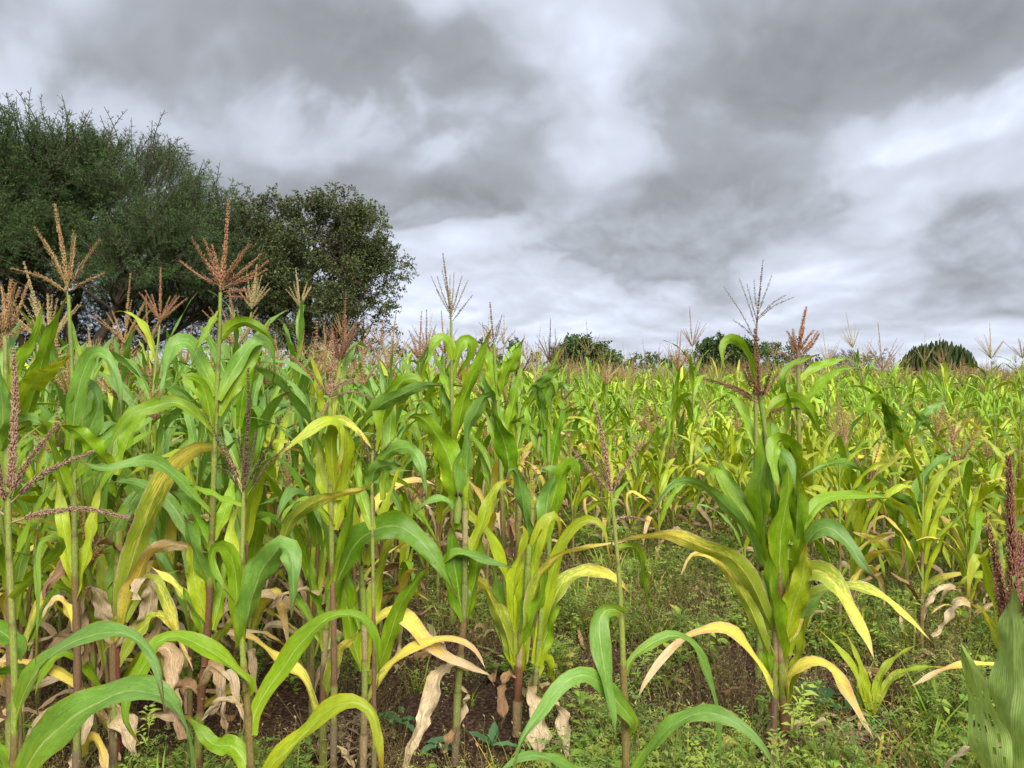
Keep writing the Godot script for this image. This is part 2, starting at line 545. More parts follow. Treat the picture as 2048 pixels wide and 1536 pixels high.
func weed_dry(sd: int) -> Bag:
	var r := RandomNumberGenerator.new(); r.seed = sd
	var b := Bag.new()
	for i in 9:
		var q := rnd_dir(r, 0.0) * r.randf() * 0.06
		var l := r.randf_range(0.10, 0.32)
		var col := Color(0.34, 0.26, 0.12).lerp(Color(0.26, 0.27, 0.07), r.randf())
		var p := stem_line(b, q, q + rnd_dir(r, r.randf_range(0.6, 3.0)) * l, rnd_dir(r, 0.2) * 0.03, 0.0012, col, 5)
		for k in 5:
			var dir := rnd_dir(r, 0.6)
			leaflet(b, p[2 + k % 4], dir, dir.cross(Vector3.UP).normalized(), r.randf_range(0.008, 0.022), 0.005, col * 1.2)
	return b

func weed_grass(sd: int) -> Bag:
	var r := RandomNumberGenerator.new(); r.seed = sd
	var b := Bag.new()
	for i in 12:
		var az := r.randf() * TAU
		var c := bend(r.randf(), az, r.randf_range(0.10, 0.30), r.randf_range(0.1, 0.6), r.randf_range(0.4, 1.8), 5, Vector3(r.randf() - 0.5, 0, r.randf() - 0.5) * 0.05)
		var side := PackedVector3Array()
		for q in c: side.append(Vector3(sin(az), 0, -cos(az)))
		ribbon(b, c, side, r.randf_range(0.004, 0.009), "g" if r.randf() < 0.7 else "y", 1, r.randf() * 20.0, 0.0, 0.0, 0.9)
	return b

func litter(sd: int) -> Bag:
	var r := RandomNumberGenerator.new(); r.seed = sd
	var b := Bag.new()
	var az := r.randf() * TAU
	var c := PackedVector3Array()
	var l := r.randf_range(0.10, 0.34)
	for i in 9:
		var f := i / 8.0
		c.append(Vector3(cos(az) * l * (f - 0.5), 0.015 + 0.03 * absf(sin(f * 5.0 + sd)), sin(az) * l * (f - 0.5) + 0.04 * sin(f * 4.0 + sd)))
	var side := PackedVector3Array()
	for i in 9: side.append(Vector3(sin(az), 0.4 * sin(i * 0.9 + sd), -cos(az)).normalized())
	ribbon(b, c, side, r.randf_range(0.02, 0.045), ["d", "w", "r", "d"][sd % 4], 4, r.randf() * 20.0)
	return b

func scatter(called: String, bags: Array, m: Material, spots: Array, label: String, category: String) -> void:
	# one node per growth form; the variants are its children
	var root := Node3D.new()
	root.name = numbered(called)
	add_child(root)
	tag(root, label, category, "", "stuff")
	for v in bags.size():
		var mine := []
		for i in spots.size():
			if i % bags.size() == v: mine.append(spots[i])
		if mine.is_empty(): continue
		var mm := MultiMesh.new()
		mm.transform_format = MultiMesh.TRANSFORM_3D
		mm.use_colors = true
		mm.mesh = (bags[v] as Bag).mesh(m)
		mm.instance_count = mine.size()
		for i in mine.size():
			mm.set_instance_transform(i, mine[i][0])
			mm.set_instance_color(i, mine[i][1])
		var o := MultiMeshInstance3D.new()
		o.name = "patch"
		o.multimesh = mm
		o.set_meta("kind", "stuff")
		root.add_child(o, true)

func hgt(x: float, z: float) -> float:
	var r := Vector2(x, z).length()
	var near := 1.0 - smoothstep(10.0, 30.0, r)
	var h := nz.get_noise_2d(x * 60.0, z * 60.0) * 0.035
	h += absf(nz.get_noise_2d(x * 420.0 + 70.0, z * 420.0)) * 0.045 * near
	h += nz.get_noise_2d(x * 1500.0, z * 1500.0) * 0.012 * near
	return h - 0.02
# ---------------------------------------------------------------- trees
func spray(sd: int, l: float, twigs: int, per: int, leaf: float, wide: float, c0: Color, c1: Color, spread: float) -> Bag:
	var r := RandomNumberGenerator.new(); r.seed = sd
	var b := Bag.new()
	var bark := Color(0.07, 0.05, 0.035)
	var p := stem_line(b, Vector3.ZERO, Vector3(0, l, 0), rnd_dir(r, 0) * l * 0.08, l * 0.012, bark, 8)
	for i in twigs:
		var f := 0.15 + 0.85 * (i + r.randf()) / twigs
		var q := p[clampi(int(f * 8), 0, 8)]
		var dir := rnd_dir(r, r.randf_range(0.3, 1.2))
		var tl := l * spread * (1.15 - 0.7 * f) * r.randf_range(0.6, 1.2)
		var tp := stem_line(b, q, q + dir * tl, rnd_dir(r, 0) * tl * 0.1, l * 0.006, bark, 3)
		for k in per:
			var g := (k + r.randf()) / per
			var s := tp[0].lerp(tp[3], g)
			var d2 := (dir * 0.4 + rnd_dir(r, r.randf_range(-0.3, 0.9))).normalized()
			var ll := leaf * r.randf_range(0.6, 1.3)
			leaflet(b, s, d2, d2.cross(rnd_dir(r, 0.4)).normalized(), ll, ll * wide, c0.lerp(c1, r.randf()), 0.05)
	return b

func tree(called: String, label: String, category: String, xb: float, d: float, blobs: Array, sprays: Array, m: Material, density: float, size: float, up: float, trunk: float, sd: int, group := "", shell := 0.55) -> Node3D:
	var r := RandomNumberGenerator.new(); r.seed = sd
	var p := at(xb, 760, d)
	var root := thing(called, label, category, Vector3(p.x, 0, p.z), group)
	var bark0 := Color(0.075, 0.055, 0.04)
	var wood := Bag.new()
	var low := 99.0
	for q in blobs: low = minf(low, (at(q[0], q[1], d + q[2]) - root.position).y)
	var fork := Vector3(0, maxf(0.5, low * 0.35), 0)
	tube(wood, spline(PackedVector3Array([Vector3(0, -0.1, 0), Vector3(trunk * 0.4, fork.y * 0.5, 0.1), fork]), 8), trunk, trunk * 0.75, 9, bark0, bark0, 0.0, 0.0)
	obj("trunk", wood, M.bark, root)
	var limbs := Bag.new()
	var where := []
	for q in blobs:
		var ctr := at(q[0], q[1], d + q[2]) - root.position
		var rx: float = q[3] * (d + q[2]) / F
		var ry: float = q[4] * (d + q[2]) / F
		var mid := fork.lerp(ctr, 0.5) + Vector3(r.randf() - 0.5, -0.15, r.randf() - 0.5) * rx * 0.5
		var core := ctr - Vector3(0, ry * 0.35, 0)
		tube(limbs, spline(PackedVector3Array([fork, mid, core]), 10), trunk * 0.45, trunk * 0.16, 6, bark0, bark0)
		var subs := []
		for i in 13:
			var dir := rnd_dir(r, r.randf_range(-0.4, 1.6))
			var e := ctr + Vector3(dir.x * rx, dir.y * ry, dir.z * rx) * r.randf_range(0.6, 0.98)
			var from := mid.lerp(core, r.randf_range(0.4, 1.0))
			var kn := from.lerp(e, 0.5) + Vector3(r.randf() - 0.5, r.randf_range(-0.5, 0.2), r.randf() - 0.5) * rx * 0.35
			var c := spline(PackedVector3Array([from, kn, e]), 8)
			tube(limbs, c, trunk * 0.14, trunk * 0.03, 4, bark0, bark0)
			subs.append(c)
		var nn := int(density * rx * rx * ry)
		for i in nn:
			var dir := rnd_dir(r, r.randf_range(-1.0, 1.6))
			var rr := pow(r.randf(), shell)
			var lump := 1.0 + 0.22 * nz.get_noise_3d(dir.x * 130.0 + ctr.x * 30.0, dir.y * 130.0, dir.z * 130.0 + sd)
			var e := ctr + Vector3(dir.x * rx, dir.y * ry, dir.z * rx) * rr * lump
			# clumps and gaps
			if nz.get_noise_3d(e.x * 95.0 / size * 0.5, e.y * 95.0 / size * 0.5, e.z * 95.0 / size * 0.5 + sd * 13.0) < -0.10 and rr > 0.35: continue
			var y := (dir + Vector3.UP * up + rnd_dir(r, 0.0) * 0.5).normalized()
			where.append(placed(e, y, r.randf() * TAU, size * r.randf_range(0.65, 1.3)))
	obj("limbs", limbs, M.bark, root)
	crown_of(root, "crown", sprays, m, where)
	return root

func placed(p: Vector3, y: Vector3, turn: float, s: float) -> Transform3D:
	var x := y.cross(Vector3(0.17, 0.3, 0.91)).normalized()
	var bs := Basis(x, y, x.cross(y)).rotated(y, turn)
	return Transform3D(bs.scaled(Vector3.ONE * s), p)

func crown_of(root: Node3D, called: String, sprays: Array, m: Material, where: Array) -> void:
	for v in sprays.size():
		var mine := []
		for i in where.size():
			if i % sprays.size() == v: mine.append(where[i])
		if mine.is_empty(): continue
		var mm := MultiMesh.new()
		mm.transform_format = MultiMesh.TRANSFORM_3D
		mm.mesh = sprays[v]
		mm.instance_count = mine.size()
		for i in mine.size(): mm.set_instance_transform(i, mine[i])
		var o := MultiMeshInstance3D.new()
		o.name = called
		o.multimesh = mm
		o.set_meta("kind", "stuff")
		root.add_child(o, true)

func meshes(bags: Array, m: Material) -> Array:
	var out := []
	for b in bags: out.append((b as Bag).mesh(m))
	return out

func euphorbia() -> void:
	var r := RandomNumberGenerator.new(); r.seed = 77
	var p := at(1875, 745, 50.0)
	var root := thing("candelabra_euphorbia", "domed candelabra euphorbia of many upright dark green arms beyond the maize", "tree", Vector3(p.x, 0, p.z))
	var b := Bag.new()
	tube(b, PackedVector3Array([Vector3(0, -0.1, 0), Vector3(0.05, 0.7, 0), Vector3(0, 1.5, 0)]), 0.22, 0.2, 8, Color(0.12, 0.1, 0.07), Color(0.1, 0.1, 0.06))
	obj("trunk", b, M.bark, root)
	var n := 150
	for i in n:
		var rho := 2.2 * sqrt((i + 0.5) / n)
		var az := i * 2.39996
		var top := 1.6 + 2.2 * pow(maxf(0.0, 1.0 - pow(rho / 2.36, 2.2)), 0.55) * r.randf_range(0.9, 1.04)
		var o := Vector3(cos(az), 0, sin(az))
		var base := Vector3(0, 1.1 + 0.4 * r.randf(), 0) + o * rho * 0.35
		var c := spline(PackedVector3Array([base, o * rho * 0.86 + Vector3(0, lerp(base.y, top, 0.28), 0), o * rho * 1.02 + Vector3(0, lerp(base.y, top, 0.6), 0), o * rho * (1.0 + 0.03 * r.randf()) + Vector3(0, top, 0)]), 14)
		var ab := Bag.new()
		var tone := r.randf()
		for q in 1:
			var first := ab.v.size()
			var col := Color(0.03, 0.052, 0.02).lerp(Color(0.058, 0.082, 0.03), tone)
			for k in c.size():
				var t := (c[mini(k + 1, c.size() - 1)] - c[maxi(k - 1, 0)]).normalized()
				var s := t.cross(Vector3(0.3, 0.1, 0.9)).normalized()
				var w := t.cross(s)
				var rad := 0.098 * (1.0 + 0.24 * sin(k * 2.1 + tone * 6.0)) * (1.0 if k < c.size() - 2 else (0.85 if k < c.size() - 1 else 0.3))
				for j in 9:
					var a := TAU * j / 8
					var nn := s * cos(a) + w * sin(a)
					ab.add(c[k] + nn * rad * (1.0 if j % 2 == 0 else 0.6), nn, col)
			for k in c.size() - 1:
				for j in 8:
					var a := first + k * 9 + j
					ab.tri(a, a + 9, a + 1)
					ab.tri(a + 1, a + 9, a + 10)
		obj("arm", ab, M.matte, root)

# ---------------------------------------------------------------- the sky: one layer of broken stratocumulus
func cloud_value(dir: Vector3, blobs: Array, n1: FastNoiseLite, n2: FastNoiseLite) -> Vector3:
	var e := maxf(dir.y, 0.0)
	var p := Vector3(dir.x, 0.9 * e + 0.42 * (1.0 - exp(-e / 0.11)), dir.z)
	var w := Vector3(n2.get_noise_3dv(p * 75.0), n2.get_noise_3dv(p * 75.0 + Vector3(200, 0, 0)), n2.get_noise_3dv(p * 75.0 + Vector3(0, 300, 0)))
	var broad := n1.get_noise_3dv((p + w * 0.20) * 120.0)
	var q_ := (p + w * 0.10) * 330.0
	var fine := n2.get_noise_3dv(q_)
	var relief := fine - n2.get_noise_3dv(q_ + Vector3(0, 7.0, 0))
	var small := n2.get_noise_3dv((p + w * 0.04) * 900.0)
	var low := 1.0 - smoothstep(0.03, 0.24, e)
	var dens := 0.12 + 0.75 * broad + 0.34 * fine + 0.12 * small
	var az := atan2(dir.x, -dir.z)
	var el := asin(clampf(dir.y, -1, 1))
	if absf(az) < 1.2 and el < 0.9:
		var ax := az + 0.11 * w.x + 0.035 * fine
		var ay := el + 0.08 * w.y + 0.03 * fine
		for q in blobs:
			var ux: float = (ax - q[0]) / q[2]
			var uy: float = (ay - q[1]) / q[3]
			var rr := ux * ux + uy * uy
			if rr < 6.0: dens -= 3.3 * q[4] * exp(-pow(rr, 1.3))
	var m := 0.55 * smoothstep(-0.55, 0.95, dens) + 0.30 * smoothstep(0.02, 0.50, dens) + 0.15 * smoothstep(-0.40, -0.08, dens)
	var v: float = lerp(0.85, 0.525, m) + 0.018 * small + 0.035 * fine + relief * (0.05 + 0.11 * low)
	v = lerp(v, 0.82 + 0.05 * small + 0.16 * relief, 0.6 * (1.0 - smoothstep(0.0, 0.10, e)))
	v = maxf(v, lerp(0.62, 0.40, smoothstep(0.165, 0.30, e)) + 0.07 * fine + 0.03 * small + 0.10 * relief)
	v = minf(v, 0.92 + 0.25 * (v - 0.92)) if v > 0.92 else v
	v *= 1.0 + 0.25 * smoothstep(0.36, 0.98, e)
	# thin parts are cool and bright, thick parts a neutral grey
	var cool := smoothstep(0.5, 0.85, v)
	return 0.8 * Vector3(v * lerp(0.966, 0.947, cool), v * lerp(0.994, 0.983, cool), v * lerp(1.042, 1.058, cool))

func make_sky() -> Image:
	var n1 := FastNoiseLite.new(); n1.seed = 5; n1.frequency = 0.02; n1.fractal_octaves = 4; n1.fractal_gain = 0.45
	var n2 := FastNoiseLite.new(); n2.seed = 11; n2.frequency = 0.02; n2.fractal_octaves = 5; n2.fractal_gain = 0.55
	var raw := [
		[1520, 150, 250, 120, -0.20], [1340, 430, 230, 90, -0.24], [1240, 510, 180, 55, -0.20], [1540, 310, 150, 90, -0.16], [1880, 60, 180, 90, -0.13], [1960, 140, 140, 50, -0.12],
		[1930, 465, 130, 46, -0.12], [1760, 355, 130, 28, -0.08], [880, 440, 140, 36, -0.19], [830, 110, 200, 130, -0.15], [640, 20, 170, 90, -0.15], [1020, 380, 130, 60, -0.09], [420, 120, 160, 50, -0.05],
		[640, 420, 220, 60, -0.06], [930, 300, 90, 60, -0.06], [1120, 600, 70, 22, -0.08], [1400, 550, 120, 36, -0.04], [80, 110, 150, 60, 0.09], [250, 230, 160, 50, 0.07], [620, 230, 120, 70, 0.08],
		[1185, 170, 40, 110, 0.05], [1120, 330, 80, 50, 0.0], [870, 320, 60, 30, 0.08], [1700, 300, 150, 50, 0.10], [1620, 430, 160, 60, 0.06], [1160, 662, 80, 26, 0.16], [880, 660, 90, 40, 0.10],
		[980, 520, 140, 40, 0.03], [1660, 560, 220, 60, 0.05], [1900, 330, 120, 60, 0.08], [2020, 680, 50, 30, 0.12], [900, 60, 60, 90, -0.05], [1980, 260, 90, 40, 0.05], [1060, 230, 90, 110, -0.09]]
	var blobs := []
	for q in raw:
		var x: float = (q[0] - 1024.0) / F
		var y: float = (748.0 - q[1]) / F
		blobs.append([atan(x), atan(y / sqrt(1.0 + x * x)), q[2] / F, q[3] / F, q[4]])
	var w := 1024
	var h := 512
	var im := Image.create(w, h, false, Image.FORMAT_RGB8)
	im.fill(Color(0.30, 0.31, 0.20))
	for j in h / 2 + 2:
		var th := PI * (j + 0.5) / h
		for i in w:
			var ph := TAU * (i + 0.5) / w
			var c := cloud_value(Vector3(sin(ph) * sin(th), cos(th), -cos(ph) * sin(th)), blobs, n1, n2)
			im.set_pixel(i, j, Color(c.x, c.y, c.z))
	im.resize(4096, 2048, Image.INTERPOLATE_CUBIC)
	for j in range(640, 1027):
		var th := PI * (j + 0.5) / 2048
		for k in range(-480, 480):
			var ph := TAU * (k + 0.5) / 4096
			var c := cloud_value(Vector3(sin(ph) * sin(th), cos(th), -cos(ph) * sin(th)), blobs, n1, n2)
			im.set_pixel(posmod(k, 4096), j, Color(c.x, c.y, c.z))
	return im

# ---------------------------------------------------------------- materials
func leaf_picture(sd: int, worn := true) -> ImageTexture:
	# u across the blade, v from its base (0) to its tip (1); tones that multiply the leaf's own green
	var w := 128
	var h := 512
	var im := Image.create(w, h, false, Image.FORMAT_RGB8)
	var a := FastNoiseLite.new(); a.seed = sd; a.frequency = 0.09; a.fractal_octaves = 3
	for y in h:
		var t := float(y) / h
		for x in w:
			var u := absf(2.0 * x / (w - 1) - 1.0)
			var s := 0.90 + 0.05 * sin(u * 80.0) + 0.11 * a.get_noise_2d(x * 4.0, y * 0.10) + 0.10 * a.get_noise_2d(x * 0.6, y * 0.30 + 900.0)
			var c := Color(s, s * 1.01, s * 0.93)
			# pale streaks between the veins
			var streak := a.get_noise_2d(x * 3.0 + 70.0, y * 0.16 + 40.0)
			if streak > 0.30: c = c.lerp(Color(1.0, 0.98, 0.80), minf(0.5, (streak - 0.30) * 3.0))
			# rust spots and chewed rims
			var spot := a.get_noise_2d(x * 2.4 + 400.0, y * 1.3)
			if not worn: spot = 0.0
			if spot > 0.47: c = Color(0.98, 0.66, 0.40)
			elif spot > 0.43: c = c.lerp(Color(1.0, 0.97, 0.6), 0.7)
			if worn and u > 0.93 + 0.2 * a.get_noise_1d(y * 1.1 + (300.0 if x > 64 else 0.0)): c = c.lerp(Color(1.0, 0.80, 0.55), 0.75)
			# withered tip
			var edge := 0.93 + 0.10 * a.get_noise_2d(x * 1.6, y * 0.2 + 77.0) - 0.05 * u
			if worn and t > edge: c = Color(1.0, 0.74, 0.60) * (0.85 + 0.2 * a.get_noise_2d(x, y))
			im.set_pixel(x, y, c)
	return ImageTexture.create_from_image(im)

func yellow_picture(sd: int, start: float, dead: float, withered: bool) -> ImageTexture:
	# a leaf short of nitrogen: it yellows in a wedge along the midrib and in streaks, then dies back from the tip and rims
	var w := 128
	var h := 512
	var im := Image.create(w, h, false, Image.FORMAT_RGB8)
	var a := FastNoiseLite.new(); a.seed = sd; a.frequency = 0.07; a.fractal_octaves = 4
	for y in h:
		var t := float(y) / h
		for x in w:
			var u := absf(2.0 * x / (w - 1) - 1.0)
			var grain := a.get_noise_2d(x * 4.5, y * 0.10)
			var cloud := a.get_noise_2d(x * 0.8 + 50.0, y * 0.45)
			var g := 1.0 + 0.16 * grain + 0.14 * cloud
			var green := Color(0.33, 0.44, 0.035) * g
			var yellow := Color(0.86, 0.74, 0.11) * g
			var orange := Color(0.76, 0.47, 0.12) * g
			var tan_ := Color(0.70, 0.53, 0.31) * (1.0 + 0.3 * grain + 0.25 * cloud)
			var k := t - start + 0.22 * (0.5 - u) + 0.34 * grain + 0.20 * cloud
			var c := green.lerp(yellow, smoothstep(-0.06, 0.10, k))
			var k2 := t - dead + 0.18 * (u - 0.5) + 0.16 * grain + 0.26 * cloud
			if withered: c = c.lerp(orange, smoothstep(-0.30, -0.06, k2))
			c = c.lerp(orange * 0.8, smoothstep(-0.03, 0.0, k2))
			c = c.lerp(tan_, smoothstep(0.0, 0.05, k2))
			if u > 0.90 + 0.25 * a.get_noise_1d(y * 0.9 + (300.0 if x > 64 else 0.0)): c = c.lerp(tan_ * 0.8, 0.8)
			var spot := a.get_noise_2d(x * 2.6 + 400.0, y * 1.5)
			if spot > 0.52: c = Color(0.26, 0.13, 0.06)
			elif spot > 0.47: c = c.lerp(Color(0.55, 0.33, 0.1), 0.6)
			c = c.lerp(Color(0.85, 0.76, 0.42), 0.6 * (1.0 - smoothstep(0.02, 0.06, u)) * (1.0 - 0.6 * t))
			im.set_pixel(x, y, c.clamp().linear_to_srgb())
	return ImageTexture.create_from_image(im)

func vein_relief() -> ImageTexture:
	var im := Image.create(128, 64, false, Image.FORMAT_RGB8)
	for y in 64:
		for x in 128:
			var u := absf(2.0 * x / 127.0 - 1.0)
			var s := 0.5 + 0.22 * sin(u * 70.0) - 0.5 * (1.0 - smoothstep(0.0, 0.07, u)) + 0.1 * sin(u * 23.0)
			im.set_pixel(x, y, Color(s, s, s))
	return ImageTexture.create_from_image(im)

func dry_picture() -> ImageTexture:
	var w := 128
	var h := 256
	var im := Image.create(w, h, false, Image.FORMAT_RGB8)
	var a := FastNoiseLite.new(); a.seed = 8; a.frequency = 0.08; a.fractal_octaves = 4
	for y in h:
		for x in w:
			var u := absf(2.0 * x / (w - 1) - 1.0)
			var s := 0.88 + 0.16 * a.get_noise_2d(x * 3.0, y * 0.25) + 0.12 * a.get_noise_2d(x * 0.7, y * 0.9 + 500.0)
			if a.get_noise_2d(x * 2.0 + 90.0, y * 2.2) > 0.45: s *= 0.55
			var c := Color(s, s * 0.98, s * 0.96).lerp(Color(1, 1, 0.97), 0.6 * (1.0 - smoothstep(0.02, 0.08, u)))
			im.set_pixel(x, y, c)
	return ImageTexture.create_from_image(im)

func noise_tex(sd: int, f: float, c0: Color, c1: Color, kind := FastNoiseLite.TYPE_SIMPLEX, size := 512) -> NoiseTexture2D:
	var n := FastNoiseLite.new()
	n.seed = sd; n.frequency = f; n.noise_type = kind; n.fractal_octaves = 5
	if kind == FastNoiseLite.TYPE_CELLULAR: n.cellular_return_type = FastNoiseLite.RETURN_DISTANCE2_SUB; n.fractal_octaves = 2
	var t := NoiseTexture2D.new()
	t.width = size; t.height = size; t.seamless = true; t.noise = n
	var g := Gradient.new()
	g.set_color(0, c0); g.set_color(1, c1)
	t.color_ramp = g
	return t

func mat(called: String, rough: float, light := 0.0) -> StandardMaterial3D:
	var m := StandardMaterial3D.new()
	m.resource_name = called
	m.vertex_color_use_as_albedo = true
	m.cull_mode = BaseMaterial3D.CULL_DISABLED
	m.roughness = rough
	if light > 0.0:
		m.backlight_enabled = true
		m.backlight = Color(light, light * 0.96, light * 0.30).linear_to_srgb()
	return m

func materials() -> void:
	M.leaf = mat("maize leaf", 0.38, 0.56)
	M.leaf.albedo_texture = leaf_picture(3)
	M.leaf.heightmap_enabled = true
	M.leaf.heightmap_texture = vein_relief()
	M.leaf.heightmap_scale = 0.06
	M.leaf.metallic_specular = 0.45
	M.leaf_clean = M.leaf.duplicate()
	M.leaf_clean.albedo_texture = leaf_picture(7, false)
	M.leaf_b = M.leaf.duplicate()
	M.leaf_b.albedo_texture = leaf_picture(19)
	for q in [["yellow", 0.58, 0.93, false], ["yellow_b", 0.25, 0.74, false], ["orange", 0.05, 0.62, true], ["orange_b", 0.16, 0.80, true]]:
		M[q[0]] = M.leaf.duplicate()
		M[q[0]].albedo_texture = yellow_picture(40 + q[0].length(), q[1], q[2], q[3])
		M[q[0]].roughness = 0.6
		M[q[0]].resource_name = "yellowing maize leaf"
	M.dry = mat("dry maize leaf", 0.85, 0.4)
	M.dry.albedo_texture = dry_picture()
	M.stalk = mat("maize stalk", 0.6)
	M.stalk.albedo_texture = M.dry.albedo_texture
	M.tassel = mat("tassel", 0.9, 0.2)
	M.matte = mat("plain plant", 0.9)
	M.matte.metallic_specular = 0.2
	M.far = mat("far maize", 0.55, 0.45)
	M.herb = mat("herb leaf", 0.6, 0.5)
	M.tree = mat("tree leaf", 0.7, 0.3)
	M.bark = mat("bark", 0.95)
	var soil := StandardMaterial3D.new()
	soil.resource_name = "dark cracked soil"
	soil.roughness = 0.97
	soil.metallic_specular = 0.2
	soil.uv1_triplanar = true
	soil.uv1_world_triplanar = true
	soil.uv1_scale = Vector3(0.9, 0.9, 0.9)
	soil.albedo_texture = noise_tex(21, 0.03, Color(0.12, 0.085, 0.07), Color(0.44, 0.335, 0.265), FastNoiseLite.TYPE_SIMPLEX, 1024)
	soil.heightmap_enabled = true
	soil.heightmap_scale = 2.2
	soil.heightmap_texture = noise_tex(33, 0.035, Color.BLACK, Color.WHITE, FastNoiseLite.TYPE_CELLULAR, 1024)
	M.soil = soil

func ground() -> void:
	var angles := PackedFloat32Array()
	var a := -48.0
	while a < 312.0 - 0.001:
		angles.append(deg_to_rad(a))
		a += 0.45 if a < 48.0 else 6.0
	angles.append(deg_to_rad(312.0))
	var radii := PackedFloat32Array([0.02])
	var q := 0.6
	while q < 2500.0:
		radii.append(q)
		q *= 1.012 if q < 8.0 else (1.03 if q < 30.0 else 1.15)
	radii.append(2500.0)
	var b := Bag.new()
	var w := angles.size()
	for rr in radii:
		for t in angles:
			var x := sin(t) * rr
			var z := -cos(t) * rr
			b.add(Vector3(x, hgt(x, z), z), Vector3.UP, Color.WHITE)
	for i in radii.size():
		for j in w:
			var k := i * w + j
			var du := b.v[i * w + mini(j + 1, w - 1)] - b.v[i * w + maxi(j - 1, 0)]
			var dr := b.v[mini(i + 1, radii.size() - 1) * w + j] - b.v[maxi(i - 1, 0) * w + j]
			var nn := du.cross(dr).normalized()
			b.n[k] = nn if nn.y > 0.0 else -nn
			if b.n[k].y < 0.05: b.n[k] = Vector3.UP
	for i in radii.size() - 1:
		for j in w - 1:
			var k := i * w + j
			b.tri(k, k + w, k + 1)
			b.tri(k + 1, k + w, k + w + 1)
	var o := obj("ground", b, M.soil, self)
	tag(o, "dark brown cracked soil of the maize field with clods", "ground", "", "structure")
# ---------------------------------------------------------------- the plants one can pick out in the photograph
const GREEN := Color(0.24, 0.36, 0.06)
const PALE := Color(0.36, 0.40, 0.10)
const RED := Color(0.16, 0.035, 0.03)
const TAN := Color(0.36, 0.25, 0.15)
const GREY := Color(0.24, 0.17, 0.12)
const SILK := Color(0.07, 0.02, 0.02)

